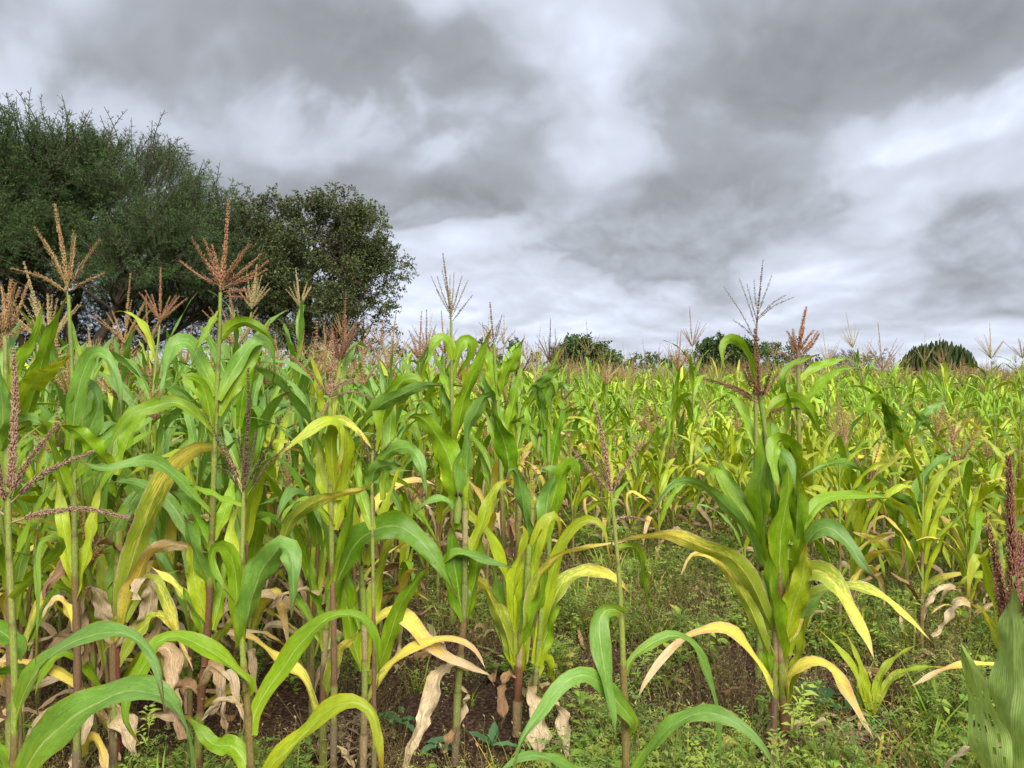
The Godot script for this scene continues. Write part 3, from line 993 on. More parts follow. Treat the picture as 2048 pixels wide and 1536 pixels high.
func heroes() -> void:
	# --- front edge, from left to right
	plant("tall green maize with a thick pink tassel at the left edge of the photo", 1.75, 28)
	st([28, 1560, 30, 1400, 25, 1250, 18, 1100, 16, 985], 17, 9, GREEN, PALE)
	ts("pink", [20, 990, 26, 900, 30, 790, 27, 700], [[16, 1000, 55, 925, 118, 846], [22, 1005, 90, 945, 185, 903], [24, 1045, 90, 1025, 170, 1018, 258, 1036], [8, 1005, -8, 960, -30, 920], [10, 1012, 2, 960, -6, 905], [8, 1030, -20, 1010, -50, 1015]], 0.0125, 0.0055, 5, 0.9)
	lf("g", 22, -0.25, [14, 1206, 50, 1170, 95, 1125, 122, 1094, 110, 1074, 84, 1080, 72, 1120, 74, 1200, 72, 1328])
	lf("k", 42, 0.15, [34, 1318, 30, 1290, 0, 1262, -60, 1225])
	lf("b", 50, -0.2, [26, 1450, 48, 1380, 96, 1318, 160, 1275, 222, 1262, 275, 1280, 306, 1318, 320, 1370, 330, 1425])
	lf("b", 74, -0.12, [30, 1580, 75, 1500, 130, 1446, 200, 1402, 262, 1378, 325, 1395, 365, 1450, 388, 1540, 395, 1600])
	lf("k", 30, 0.3, [20, 1420, 40, 1390, 60, 1350, 20, 1340, -40, 1360])
	lf("g", 40, 0.3, [30, 1600, 10, 1540, -10, 1480, -40, 1420])

	plant("slender pale-stemmed maize with a dark claw-shaped tassel and folded drooping leaves", 2.3, 500)
	st([502, 1560, 494, 1400, 485, 1300, 482, 1180, 486, 1060, 487, 985], 17, 6, Color(0.36, 0.42, 0.08), PALE)
	ts("dark", [488, 990, 492, 900, 497, 820, 496, 738], [[482, 975, 440, 890, 412, 828], [484, 970, 455, 905, 436, 850], [489, 965, 482, 900, 476, 868], [491, 965, 505, 900, 511, 865], [493, 972, 525, 915, 556, 862], [495, 990, 535, 930, 582, 885], [478, 975, 455, 945, 433, 934]], 0.011, 0.007, 4, 0.5)
	lf("b", 58, -0.15, [484, 1292, 495, 1215, 518, 1150, 545, 1108, 566, 1092, 582, 1108, 588, 1160, 584, 1235])
	lf("g", 34, -0.12, [482, 1290, 476, 1215, 470, 1140, 456, 1100, 434, 1092, 424, 1112, 440, 1160, 470, 1205])
	lf("g", 42, 0.1, [505, 1470, 508, 1435, 528, 1390, 566, 1335, 606, 1280, 655, 1240, 700, 1228, 730, 1240, 752, 1275, 758, 1325, 755, 1380])
	lf("g", 40, -0.15, [486, 1392, 502, 1368, 476, 1345, 432, 1308, 390, 1284, 352, 1274, 318, 1284, 288, 1330, 258, 1380, 252, 1440, 282, 1495])
	lf("l", 46, -0.1, [508, 1580, 555, 1520, 605, 1470, 655, 1425, 700, 1408, 735, 1422, 752, 1455, 760, 1500, 764, 1560])
	lf("g", 40, 0.1, [505, 1560, 470, 1496, 425, 1486, 388, 1446, 366, 1430])
	lf("w", 18, 0.1, [482, 1415, 450, 1402, 425, 1415, 405, 1440])
	lf("l", 26, 0.1, [486, 1150, 470, 1120, 462, 1060, 470, 1025, 484, 1010])
	lf("g", 18, 0.1, [486, 1012, 450, 1000, 410, 982, 378, 970])

	plant("maize on a thin bare stem with a sparse pinkish tassel beside the clumped maize", 2.3, 1250)
	st([1252, 1570, 1250, 1450, 1246, 1320, 1240, 1180, 1230, 1060, 1222, 985], 17, 5, Color(0.34, 0.40, 0.08), PALE)
	ts("pink", [1222, 990, 1214, 930, 1202, 860, 1188, 803], [[1218, 985, 1190, 950, 1140, 893], [1222, 985, 1208, 950, 1188, 906], [1226, 985, 1250, 935, 1288, 880], [1230, 1040, 1255, 1034, 1296, 1042]], 0.012, 0.0065, 4, 0.8)
	lf("b", 38, -0.15, [1246, 1226, 1226, 1218, 1206, 1226, 1198, 1258, 1204, 1315, 1214, 1370, 1228, 1430, 1236, 1495])
	lf("b", 34, -0.25, [1252, 1462, 1268, 1450, 1240, 1412, 1208, 1372, 1165, 1350, 1122, 1372, 1080, 1425, 1040, 1485, 1022, 1580])
	lf("b", 28, 0.1, [1250, 1350, 1266, 1315, 1310, 1284, 1355, 1272, 1392, 1296, 1415, 1350, 1430, 1410, 1438, 1470, 1440, 1560])
	lf("g", 24, 0.05, [1236, 1098, 1258, 1094, 1276, 1102, 1285, 1140, 1294, 1190, 1304, 1232])
	lf("b", 36, -0.2, [1256, 1560, 1300, 1502, 1335, 1458, 1382, 1432, 1432, 1428, 1482, 1452, 1530, 1500, 1562, 1560])
	lf("b", 32, -0.2, [1250, 1600, 1160, 1545, 1110, 1522, 1060, 1514, 1010, 1538, 985, 1580])

	plant("maize at the right edge with a thick dark red tassel and a holed leaf", 1.5, 2040)
	st([2040, 1580, 2036, 1420, 2030, 1262], 46, 12, GREEN, PALE)
	ts("wine", [2027, 1272, 2026, 1180, 2022, 1060, 2018, 912], [[2020, 1268, 2002, 1170, 1976, 1050], [2026, 1268, 2034, 1170, 2042, 1062], [2032, 1270, 2058, 1200, 2085, 1120], [2016, 1268, 2000, 1200, 1990, 1120]], 0.0142, 0.005, 6, 0.9)
	lf("p", 112, -0.04, [2040, 1700, 2026, 1560, 2022, 1430, 2026, 1300, 2030, 1200, 2032, 1150], 0.1)
	lf("p", 74, -0.1, [2030, 1680, 1990, 1560, 1975, 1470, 1955, 1390, 1936, 1330, 1922, 1285], 0.15, true)
	lf("g", 60, 0.1, [2050, 1700, 2060, 1560, 2052, 1440, 2046, 1350])
	lf("w", 22, 0.1, [2030, 1480, 1985, 1485, 1930, 1505, 1885, 1545])

	# --- second line: the clump in the middle, the tall plant at the right
	plant("clump of upright maize leaves with yellow outer leaves on a dark red base", 3.4, 1038)
	st([1034, 1470, 1036, 1390, 1040, 1300, 1052, 1200, 1058, 1090], 16, 10, RED, GREEN)
	st([1068, 1420, 1072, 1350, 1080, 1260, 1085, 1170], 10, 8, GREY, GREEN)
	lf("l", 46, 0.1, [1040, 1340, 1042, 1240, 1062, 1130, 1084, 1055, 1104, 1030, 1118, 1044, 1120, 1085])
	lf("l", 28, -0.1, [1070, 1330, 1096, 1180, 1118, 1100, 1148, 1056, 1182, 1038, 1206, 1056, 1218, 1112, 1222, 1130])
	lf("y", 36, -0.2, [1046, 1330, 1062, 1210, 1085, 1150, 1116, 1115, 1165, 1096, 1222, 1086])
	lf("y", 34, 0.15, [1080, 1290, 1100, 1215, 1130, 1160, 1175, 1140, 1215, 1148, 1245, 1170, 1264, 1192])
	lf("y", 34, -0.15, [1034, 1345, 1014, 1270, 985, 1205, 955, 1160, 920, 1135, 888, 1118])
	lf("l", 30, -0.1, [1034, 1320, 1022, 1220, 1002, 1125, 974, 1066, 940, 1032, 905, 1012, 888, 1030, 880, 1080])
	lf("g", 34, 0.1, [1034, 1350, 1006, 1250, 995, 1180, 985, 1110])
	lf("g", 46, 0.05, [1042, 1340, 1040, 1240, 1052, 1150, 1072, 1090, 1085, 1058])
	lf("g", 38, -0.08, [1040, 1330, 1064, 1240, 1086, 1180, 1094, 1120])
	lf("l", 38, -0.05, [1034, 1330, 1024, 1240, 1030, 1160, 1046, 1100, 1052, 1065, 1040, 1052, 1034, 1070])
	lf("g", 40, 0.12, [1074, 1330, 1095, 1250, 1112, 1200, 1120, 1140])
	lf("w", 36, -0.42, [1054, 1372, 1066, 1385, 1075, 1430, 1080, 1490, 1084, 1530])
	lf("w", 30, -0.42, [1078, 1370, 1100, 1372, 1120, 1420, 1132, 1480, 1142, 1545])
	lf("r", 26, -0.1, [1030, 1352, 1012, 1358, 1006, 1400, 1002, 1455])
	lf("l", 26, 0.15, [1074, 1350, 1090, 1320, 1102, 1355, 1105, 1375])

	plant("young maize with pale unopened tassel and three blue-green folded leaves behind the clump", 3.95, 1062)
	st([1072, 1370, 1070, 1260, 1066, 1120, 1064, 1000], 13, 9, GREY, PALE)
	lf("b", 34, -0.1, [1066, 1120, 1052, 1040, 1042, 985, 1034, 945, 1022, 938, 1015, 970])
	lf("b", 42, -0.1, [1072, 1130, 1088, 1050, 1100, 980, 1110, 942, 1090, 936, 1070, 940])
	lf("g", 42, -0.12, [1074, 1110, 1100, 1020, 1120, 955, 1134, 928, 1150, 930, 1158, 960, 1160, 995])
	lf("l", 24, 0.0, [1064, 1040, 1060, 1000, 1062, 960, 1062, 925])
	ts("pale", [1064, 1000, 1064, 960, 1066, 918], [[1062, 990, 1052, 960, 1044, 945], [1066, 990, 1078, 955, 1088, 925], [1065, 985, 1072, 950, 1074, 930], [1063, 985, 1056, 955, 1052, 935]], 0.009, 0.009, 3, 0.2)

	plant("dried reddish maize stalk standing behind the pale unopened tassel", 4.5, 1036)
	st([1036, 1300, 1036, 1180, 1040, 1040, 1042, 985], 20, 14, Color(0.22, 0.11, 0.07), Color(0.28, 0.16, 0.10))
	lf("r", 26, 0.1, [1036, 1080, 1028, 1040, 1026, 1090, 1030, 1150])
	lf("r", 22, -0.1, [1042, 1010, 1052, 1040, 1052, 1100, 1048, 1160])

	plant("tallest broad-leafed dark green maize right of centre with sparse wine-red tassel", 3.1, 1562)
	st([1572, 1545, 1570, 1440, 1564, 1330, 1560, 1180, 1550, 1000, 1530, 860, 1520, 790], 19, 8, Color(0.20, 0.06, 0.045), GREEN)
	st([1546, 1545, 1548, 1440, 1550, 1330, 1552, 1230], 12, 9, GREY, Color(0.12, 0.04, 0.04))
	ts("wine", [1519, 800, 1517, 760, 1514, 710, 1510, 660], [[1517, 800, 1498, 765, 1482, 728], [1516, 800, 1470, 775, 1408, 757], [1516, 806, 1480, 785, 1440, 766], [1522, 800, 1545, 765, 1562, 730], [1522, 798, 1536, 760, 1545, 735], [1530, 826, 1568, 818, 1622, 816], [1518, 790, 1500, 750, 1494, 726]], 0.0155, 0.0075, 4, 0.8)
	lf("g", 26, 0.1, [1530, 840, 1552, 808, 1590, 796, 1620, 822, 1636, 860, 1648, 880])
	lf("g", 24, 0.15, [1556, 900, 1578, 830, 1566, 765, 1576, 735, 1604, 720, 1640, 708])
	lf("g", 40, -0.2, [1586, 1010, 1590, 940, 1580, 890, 1560, 878, 1546, 892, 1548, 940, 1560, 1000])
	lf("g", 50, 0.0, [1530, 1150, 1522, 1040, 1524, 930, 1536, 850, 1545, 815])
	lf("g", 50, 0.05, [1574, 1140, 1586, 1020, 1588, 920, 1578, 840])
	lf("g", 48, -0.1, [1562, 1190, 1560, 1090, 1574, 990, 1586, 900])
	lf("y", 40, -0.45, [1546, 1265, 1508, 1175, 1462, 1118, 1405, 1092, 1335, 1070, 1275, 1076, 1226, 1088])
	lf("b", 28, -0.25, [1545, 1200, 1498, 1070, 1446, 1005, 1400, 968, 1358, 962, 1325, 990, 1300, 1038])
	lf("g", 26, 0.2, [1545, 1150, 1490, 1030, 1452, 980, 1425, 940, 1400, 985, 1372, 1060])
	lf("k", 24, 0.2, [1548, 1130, 1492, 1010, 1450, 945, 1430, 900])
	lf("y", 28, -0.1, [1548, 1330, 1505, 1225, 1468, 1160, 1425, 1112, 1385, 1110, 1362, 1150])
	lf("o", 30, -0.3, [1552, 1390, 1512, 1322, 1468, 1270, 1425, 1260, 1372, 1276, 1330, 1312, 1296, 1358, 1270, 1408])
	lf("b", 40, -0.2, [1580, 1160, 1612, 1085, 1650, 1054, 1690, 1078, 1722, 1120, 1756, 1166])
	lf("g", 26, 0.2, [1578, 1120, 1606, 1050, 1640, 1003, 1680, 990, 1750, 992, 1800, 1002])
	lf("k", 26, 0.15, [1578, 1090, 1610, 1030, 1645, 1012, 1670, 1012])
	lf("y", 40, -0.3, [1580, 1215, 1604, 1150, 1640, 1142, 1674, 1172, 1704, 1222, 1734, 1275, 1756, 1332])
	lf("y", 26, -0.1, [1582, 1220, 1630, 1185, 1690, 1172, 1750, 1185, 1806, 1228, 1866, 1286])
	lf("o", 31, -0.25, [1568, 1430, 1582, 1352, 1622, 1325, 1662, 1336, 1694, 1382, 1720, 1432, 1748, 1482])
	lf("g", 34, 0.15, [1572, 1310, 1602, 1240, 1642, 1190, 1664, 1168])
	lf("o", 26, 0.1, [1568, 1300, 1590, 1255, 1620, 1226, 1650, 1222])
	lf("w", 30, -0.2, [1574, 1480, 1602, 1452, 1644, 1450, 1688, 1476])
	lf("g", 46, -0.12, [1562, 1330, 1556, 1250, 1540, 1160, 1535, 1090])
	lf("l", 48, -0.12, [1568, 1300, 1586, 1220, 1606, 1150, 1610, 1080])
	lf("g", 44, 0.12, [1548, 1240, 1530, 1130, 1512, 1010, 1505, 930])
	lf("k", 44, 0.1, [1556, 1060, 1560, 960, 1552, 880, 1540, 820])
	lf("g", 44, -0.05, [1580, 1160, 1594, 1060, 1590, 960, 1580, 890])
	lf("b", 30, -0.2, [1556, 1080, 1550, 1000, 1546, 930, 1560, 905, 1584, 930, 1590, 1000])
	lf("g", 30, 0.0, [1560, 1420, 1540, 1340, 1528, 1260, 1520, 1200])
	lf("l", 30, 0.0, [1570, 1420, 1592, 1340, 1604, 1280, 1612, 1230])
	lf("d", 18, 0.1, [1552, 1400, 1540, 1420, 1545, 1470, 1552, 1510])
	ear(1524, 1138, 62, -8, SILK)

	plant("maize with tall thin dark tassel and one arching leaf behind the tallest maize", 4.1, 1512)
	st([1520, 1240, 1516, 1050, 1512, 860, 1511, 690], 12, 5, GREEN, Color(0.26, 0.22, 0.09))
	ts("dark", [1511, 695, 1514, 640, 1520, 580, 1526, 520], [[1510, 680, 1482, 625, 1447, 573], [1512, 655, 1496, 605, 1478, 556], [1513, 640, 1502, 600, 1494, 568], [1515, 640, 1548, 612, 1588, 594], [1516, 636, 1546, 606, 1572, 590], [1517, 625, 1530, 588, 1544, 550], [1508, 676, 1488, 655, 1466, 640], [1514, 620, 1510, 590, 1508, 560]], 0.011, 0.010, 3, 0.5)
	lf("g", 24, -0.1, [1514, 800, 1506, 735, 1484, 692, 1462, 678, 1446, 690, 1446, 720, 1450, 752])
	lf("g", 20, 0.2, [1515, 900, 1490, 830, 1460, 790, 1440, 800])

	plant("maize with short thick red plume tassel against the sky beside the tallest maize", 5.4, 1598)
	st([1598, 1150, 1598, 900, 1596, 700], 10, 6, GREEN, Color(0.26, 0.16, 0.08))
	ts("red", [1596, 710, 1602, 665, 1612, 616], [[1594, 705, 1585, 680, 1574, 662], [1594, 705, 1588, 680, 1586, 658], [1598, 705, 1612, 680, 1628, 660], [1599, 708, 1620, 685, 1636, 662], [1600, 712, 1622, 692, 1638, 668], [1592, 712, 1584, 695, 1578, 672], [1597, 700, 1604, 672, 1608, 655], [1594, 720, 1575, 712, 1562, 705]], 0.021, 0.010, 5, 0.6)
	lf("g", 18, 0.1, [1600, 760, 1630, 735, 1670, 722, 1700, 715])
	lf("g", 20, -0.1, [1600, 820, 1640, 770, 1680, 740, 1720, 735])
	lf("g", 22, 0.2, [1596, 850, 1580, 790, 1560, 770, 1545, 790])

	# --- middle left of the clump
	plant("stiff upright maize with a red stem base and one broad dark cupped leaf", 3.05, 646)
	st([646, 1560, 646, 1440, 648, 1330, 654, 1240, 662, 1180, 668, 1090], 13, 9, Color(0.22, 0.10, 0.08), GREEN)
	lf("k", 62, -0.1, [662, 1215, 684, 1140, 708, 1092, 748, 1064, 792, 1052, 840, 1082, 878, 1130, 914, 1198])
	lf("o", 30, 0.1, [642, 1450, 622, 1392, 604, 1352, 578, 1332, 545, 1308, 498, 1274, 425, 1262])
	lf("y", 26, -0.1, [648, 1400, 662, 1345, 682, 1298, 706, 1276, 716, 1262])
	lf("g", 38, 0.1, [652, 1300, 636, 1220, 622, 1150, 618, 1090])
	lf("l", 34, 0.1, [660, 1260, 680, 1180, 690, 1120, 700, 1060])
	lf("w", 18, 0.2, [640, 1190, 600, 1180, 560, 1200, 525, 1225])
	lf("w", 14, 0.05, [650, 1500, 680, 1498, 700, 1520, 712, 1550])
	lf("g", 30, 0.2, [650, 1290, 625, 1250, 596, 1200, 580, 1160, 590, 1130])

	plant("upright maize whose straight pale green leaves cross beside the broad cupped leaf", 3.1, 730)
	st([726, 1545, 728, 1440, 730, 1330, 728, 1230, 722, 1130], 13, 9, TAN, GREEN)
	lf("l", 36, 0.1, [730, 1340, 738, 1250, 756, 1160, 772, 1095, 800, 1050, 818, 1040])
	lf("g", 34, -0.15, [742, 1370, 772, 1300, 790, 1240, 810, 1195, 838, 1155, 872, 1122])
	lf("g", 38, 0.0, [722, 1340, 700, 1262, 690, 1190, 664, 1100, 638, 1015])
	lf("k", 30, 0.15, [716, 1260, 690, 1150, 660, 1070, 632, 1020, 600, 990])
	lf("o", 24, -0.15, [732, 1412, 758, 1362, 800, 1312, 852, 1288, 908, 1278, 948, 1298, 975, 1346])
	lf("o", 32, -0.1, [740, 1260, 778, 1224, 815, 1238, 850, 1280, 892, 1312, 940, 1332, 985, 1352])
	lf("l", 22, 0.05, [728, 1130, 712, 1060, 694, 990, 672, 915])
	lf("l", 20, 0.1, [735, 1130, 755, 1060, 780, 990, 806, 915])
	lf("w", 18, 0.1, [738, 1350, 778, 1330, 800, 1280, 806, 1240])

	plant("maize on a thin grey cane with crumpled dry lower leaves and a dark silk", 3.16, 915)
	st([910, 1530, 914, 1420, 920, 1320, 928, 1230, 930, 1120, 930, 1000], 13, 10, GREY, GREEN)
	lf("k", 50, 0.0, [928, 1240, 914, 1170, 905, 1110, 902, 1050])
	lf("g", 44, 0.05, [934, 1240, 948, 1165, 956, 1100, 966, 1050])
	lf("g", 54, -0.1, [920, 1030, 908, 950, 888, 895, 858, 850, 832, 830, 815, 836, 812, 850])
	lf("b", 50, -0.05, [924, 1060, 928, 970, 936, 890, 944, 845, 962, 808, 980, 790, 986, 812, 984, 830])
	lf("b", 24, 0.0, [932, 1060, 912, 1016, 880, 998, 850, 1006, 830, 1028])
	lf("l", 30, 0.1, [934, 1120, 960, 1060, 980, 1000, 1000, 968, 1026, 958])
	lf("w", 34, -0.25, [922, 1336, 895, 1332, 872, 1352, 858, 1400, 842, 1450, 822, 1500, 800, 1560])
	lf("w", 20, 0.0, [924, 1370, 936, 1384, 926, 1416, 918, 1452])
	lf("r", 18, -0.1, [916, 1455, 898, 1475, 890, 1500, 884, 1490])
	lf("b", 24, -0.1, [880, 1128, 910, 1106, 950, 1112, 985, 1124, 1026, 1136])
	lf("r", 14, 0.0, [920, 1340, 950, 1335, 972, 1350, 990, 1372])
	ear(918, 990, 56, 4, SILK)

	# --- left part
	plant("maize with wide yellow-striped leaf arching over brown leaves on a dark stem", 2.9, 232)
	st([226, 1560, 228, 1420, 226, 1300, 232, 1180, 238, 1060], 15, 10, GREY, GREEN)
	st([236, 1180, 240, 1120, 242, 1060], 9, 8, RED, RED)
	lf("y", 46, -0.2, [232, 1270, 252, 1170, 276, 1085, 304, 1005, 340, 940, 390, 900, 436, 898, 464, 925, 482, 985])
	lf("o", 44, -0.15, [232, 1290, 262, 1190, 296, 1115, 335, 1092, 378, 1096, 420, 1106])
	lf("r", 36, -0.2, [270, 1125, 235, 1095, 196, 1088, 152, 1110, 112, 1150, 88, 1200])
	lf("w", 34, -0.1, [224, 1290, 214, 1235, 200, 1190, 180, 1170, 168, 1176])
	lf("d", 26, 0.0, [162, 1330, 164, 1260, 168, 1200, 178, 1172])
	lf("l", 34, 0.1, [226, 1300, 210, 1210, 205, 1140, 190, 1090])
	lf("g", 32, 0.1, [236, 1250, 228, 1160, 240, 1080, 262, 1020])
	lf("d", 32, 0.15, [300, 1290, 320, 1250, 300, 1190, 280, 1170])
	lf("y", 30, -0.1, [236, 1330, 280, 1260, 320, 1230, 350, 1270, 380, 1320])
	lf("d", 26, -0.1, [225, 1420, 190, 1400, 150, 1410, 130, 1450])
	lf("w", 26, 0.0, [230, 1370, 222, 1420, 226, 1470, 236, 1520])
	lf("w", 36, -0.1, [236, 1400, 250, 1440, 262, 1490, 280, 1510])

	lf("w", 34, -0.1, [240, 1300, 290, 1230, 300, 1180, 278, 1160, 270, 1200])
	lf("d", 40, -0.15, [300, 1330, 330, 1300, 345, 1360, 352, 1420, 360, 1480])
	lf("y", 28, -0.1, [250, 1240, 300, 1160, 330, 1200, 352, 1260, 388, 1340])
	lf("l", 34, 0.05, [250, 1200, 268, 1120, 280, 1060, 300, 1020])
	lf("w", 24, -0.2, [210, 1440, 190, 1420, 170, 1450, 150, 1500, 140, 1560])
	lf("r", 30, 0.1, [165, 1400, 160, 1330, 175, 1260, 180, 1200])
	lf("o", 30, -0.15, [140, 1560, 160, 1510, 190, 1480, 212, 1530, 215, 1580])

	plant("tall maize with rust-red fan tassel against the dark thorn tree", 2.65, 425)
	st([396, 1560, 402, 1400, 410, 1320, 420, 1180, 426, 1000, 432, 820, 438, 690, 441, 585], 15, 6, Color(0.20, 0.05, 0.04), GREEN)
	ts("red", [441, 590, 447, 530, 453, 465, 457, 402], [[440, 575, 412, 525, 384, 478], [440, 572, 400, 552, 360, 522], [440, 568, 422, 515, 408, 478], [442, 566, 432, 520, 424, 490], [445, 570, 475, 525, 498, 490], [445, 572, 488, 540, 522, 508], [446, 575, 495, 552, 537, 522], [446, 578, 492, 560, 532, 540], [447, 584, 478, 580, 505, 582], [449, 592, 490, 596, 500, 606], [444, 565, 468, 528, 486, 500], [442, 570, 428, 545, 410, 520]], 0.0125, 0.0075, 4, 0.7)
	lf("g", 16, -0.1, [437, 622, 424, 645, 404, 678, 388, 704])
	lf("g", 24, 0.05, [436, 690, 458, 656, 488, 643, 514, 652, 538, 672, 552, 702])
	lf("b", 36, -0.15, [434, 790, 402, 728, 376, 688, 354, 690, 334, 726, 324, 770, 318, 800])
	lf("g", 40, 0.1, [434, 830, 462, 780, 492, 730, 515, 695, 540, 640])
	lf("b", 30, 0.15, [436, 800, 478, 722, 512, 682, 538, 690, 548, 735, 545, 768])
	lf("b", 28, -0.25, [424, 1030, 386, 990, 346, 948, 306, 922, 262, 926, 205, 936, 142, 914])
	lf("g", 24, -0.1, [428, 880, 412, 790, 395, 760, 372, 756, 400, 800, 408, 830])
	lf("g", 30, -0.12, [428, 870, 392, 830, 350, 805, 310, 812, 262, 830, 226, 880, 222, 920])
	lf("k", 40, 0.0, [424, 1100, 396, 1040, 372, 1000, 340, 980])
	lf("b", 40, -0.1, [424, 1180, 398, 1120, 380, 1060, 368, 1030])
	lf("g", 26, 0.1, [428, 1080, 455, 1010, 466, 960, 480, 935])
	lf("y", 26, 0.1, [420, 1290, 380, 1210, 340, 1160, 300, 1130])
	lf("l", 34, 0.0, [420, 1250, 392, 1180, 384, 1120, 376, 1070])
	lf("g", 34, 0.1, [424, 1260, 440, 1200, 450, 1140, 460, 1100])
	lf("d", 24, -0.1, [412, 1330, 438, 1340, 445, 1390, 452, 1470])
	lf("d", 20, 0.1, [420, 1040, 390, 1036, 370, 1042])

	lf("w", 26, -0.1, [404, 1380, 430, 1345, 462, 1350, 478, 1400, 486, 1440])
	lf("g", 30, 0.05, [418, 1300, 400, 1240, 372, 1190, 362, 1150])
	lf("y", 26, -0.1, [420, 1300, 450, 1260, 478, 1230, 505, 1215])
	lf("r", 22, 0.1, [410, 1400, 380, 1370, 350, 1380, 335, 1420])

	plant("tall maize with open tan tassel on a long bare stem beside the tilted blade", 2.7, 140)
	st([155, 1330, 150, 1150, 148, 900, 144, 740, 137, 590], 14, 6, GREY, GREEN)
	ts("tan", [135, 590, 130, 530, 120, 470, 109, 406], [[134, 575, 105, 515, 68, 452], [134, 572, 112, 520, 88, 478], [136, 570, 143, 515, 147, 462], [137, 568, 146, 520, 150, 476], [139, 572, 168, 525, 200, 478], [133, 582, 85, 555, 22, 536], [132, 585, 100, 562, 70, 545], [138, 582, 165, 566, 208, 546]], 0.0115, 0.008, 4, 0.6)
	lf("g", 36, -0.1, [40, 870, 66, 790, 92, 700, 112, 640, 132, 592], 0.1)
	lf("l", 40, -0.15, [40, 830, 62, 775, 98, 745, 140, 708])
	lf("g", 12, 0.1, [168, 735, 152, 690, 140, 640, 138, 622])
	lf("b", 34, -0.1, [140, 900, 155, 790, 172, 730, 190, 705, 214, 712, 236, 760, 244, 838])
	lf("g", 34, 0.0, [145, 880, 160, 780, 178, 735, 196, 708, 210, 715])
	lf("b", 36, 0.05, [150, 950, 178, 860, 196, 800, 178, 760, 150, 750])
	lf("g", 34, -0.1, [150, 1010, 120, 940, 100, 880, 92, 848, 60, 850, 20, 870])
	lf("k", 38, 0.1, [150, 960, 190, 900, 235, 860, 280, 830])
	lf("g", 44, -0.1, [220, 930, 190, 900, 150, 860, 118, 850])
	lf("g", 36, 0.1, [235, 950, 255, 880, 285, 830, 300, 800])
	lf("l", 30, 0.1, [150, 1180, 130, 1080, 120, 1000, 112, 940])
	lf("l", 30, 0.1, [152, 1200, 175, 1100, 190, 1020, 200, 960])
	lf("o", 24, 0.0, [150, 1260, 130, 1210, 110, 1200, 80, 1240])

	plant("maize with bushy brown tassel at the left edge before the thorn tree", 2.6, 10)
	st([20, 1400, 18, 1100, 14, 850, 10, 672], 14, 7, GREY, PALE)
	ts("tan", [8, 680, 12, 640, 18, 600, 22, 560], [[6, 675, -5, 620, -14, 570], [8, 672, 8, 610, 2, 570], [10, 672, 24, 620, 40, 575], [12, 674, 36, 620, 58, 562], [10, 670, 22, 610, 30, 568], [12, 678, 40, 658, 66, 645], [4, 676, -15, 640, -30, 600], [12, 674, 30, 640, 46, 600]], 0.0125, 0.008, 5, 0.6)
	lf("b", 40, -0.1, [12, 960, 6, 850, 0, 760, -6, 720, -30, 720])
	lf("g", 22, 0.0, [14, 800, 40, 720, 66, 680, 88, 605])
	lf("b", 30, 0.1, [14, 760, 20, 700, 34, 660, 46, 636])
	lf("b", 40, -0.1, [16, 900, 20, 860, 55, 840, 90, 850])

	plant("maize with a thick upright red tassel spike and curling side branches", 2.9, 660)
	st([668, 1330, 664, 1120, 660, 900, 660, 800], 12, 7, GREY, PALE)
	ts("pink", [660, 800, 662, 760, 665, 715, 664, 670], [[658, 790, 640, 770, 628, 750], [662, 790, 690, 768, 728, 764], [662, 786, 685, 765, 715, 758], [664, 796, 700, 784, 745, 796], [658, 792, 645, 778, 634, 772], [660, 785, 652, 765, 650, 745], [656, 800, 648, 820, 640, 830], [663, 782, 676, 760, 690, 752]], 0.0125, 0.0065, 4, 0.7)
	lf("l", 20, 0.0, [650, 850, 640, 800, 634, 750, 618, 705])
	lf("l", 14, 0.1, [664, 850, 670, 800, 678, 760, 682, 715])
	lf("l", 34, -0.2, [672, 1000, 690, 900, 676, 850, 650, 842, 610, 870, 570, 900, 548, 922])
	lf("l", 26, -0.1, [672, 990, 664, 900, 668, 860, 680, 856, 684, 900, 676, 950])
	lf("y", 16, -0.1, [640, 880, 652, 846, 680, 838, 710, 856, 735, 885, 745, 900])
	lf("l", 34, 0.1, [668, 1050, 650, 980, 640, 930, 636, 890])
	lf("l", 32, 0.1, [672, 1060, 690, 980, 700, 930, 696, 890])
	lf("g", 30, -0.1, [664, 1180, 690, 1080, 705, 1010, 712, 940])
	lf("g", 24, -0.1, [664, 1050, 610, 1000, 575, 1020, 560, 1050])
	lf("y", 26, -0.35, [560, 1100, 585, 1040, 625, 1008, 680, 988, 725, 978, 745, 962])

	plant("maize with thin dark spike tassel among crossed blue-green leaves", 2.7, 746)
	st([748, 1330, 746, 1150, 744, 960, 746, 900], 9, 5, GREY, PALE)
	ts("dark", [746, 945, 748, 890, 750, 850, 750, 808], [[744, 930, 728, 895, 706, 868], [744, 926, 732, 890, 715, 862], [748, 930, 768, 900, 792, 872], [748, 935, 775, 905, 795, 892], [747, 925, 758, 895, 762, 880]], 0.010, 0.008, 3, 0.5)
	lf("b", 32, -0.1, [742, 980, 752, 940, 780, 930, 808, 932])
	lf("b", 28, -0.15, [748, 960, 775, 908, 815, 896, 838, 920, 850, 970, 856, 1000])
	lf("g", 26, 0.1, [744, 1060, 720, 980, 715, 930, 732, 905])
	lf("b", 30, -0.1, [722, 850, 760, 810, 800, 790, 850, 770, 890, 768])
	lf("g", 40, 0.0, [762, 900, 765, 830, 790, 780, 812, 758, 838, 762, 848, 790])
	lf("g", 34, 0.15, [770, 1000, 775, 920, 782, 840, 786, 760])

	plant("maize with tall golden fan tassel standing alone against the sky", 5.0, 905)
	st([905, 1230, 905, 1000, 904, 800, 902, 640], 10, 4, GREEN, Color(0.28, 0.32, 0.10))
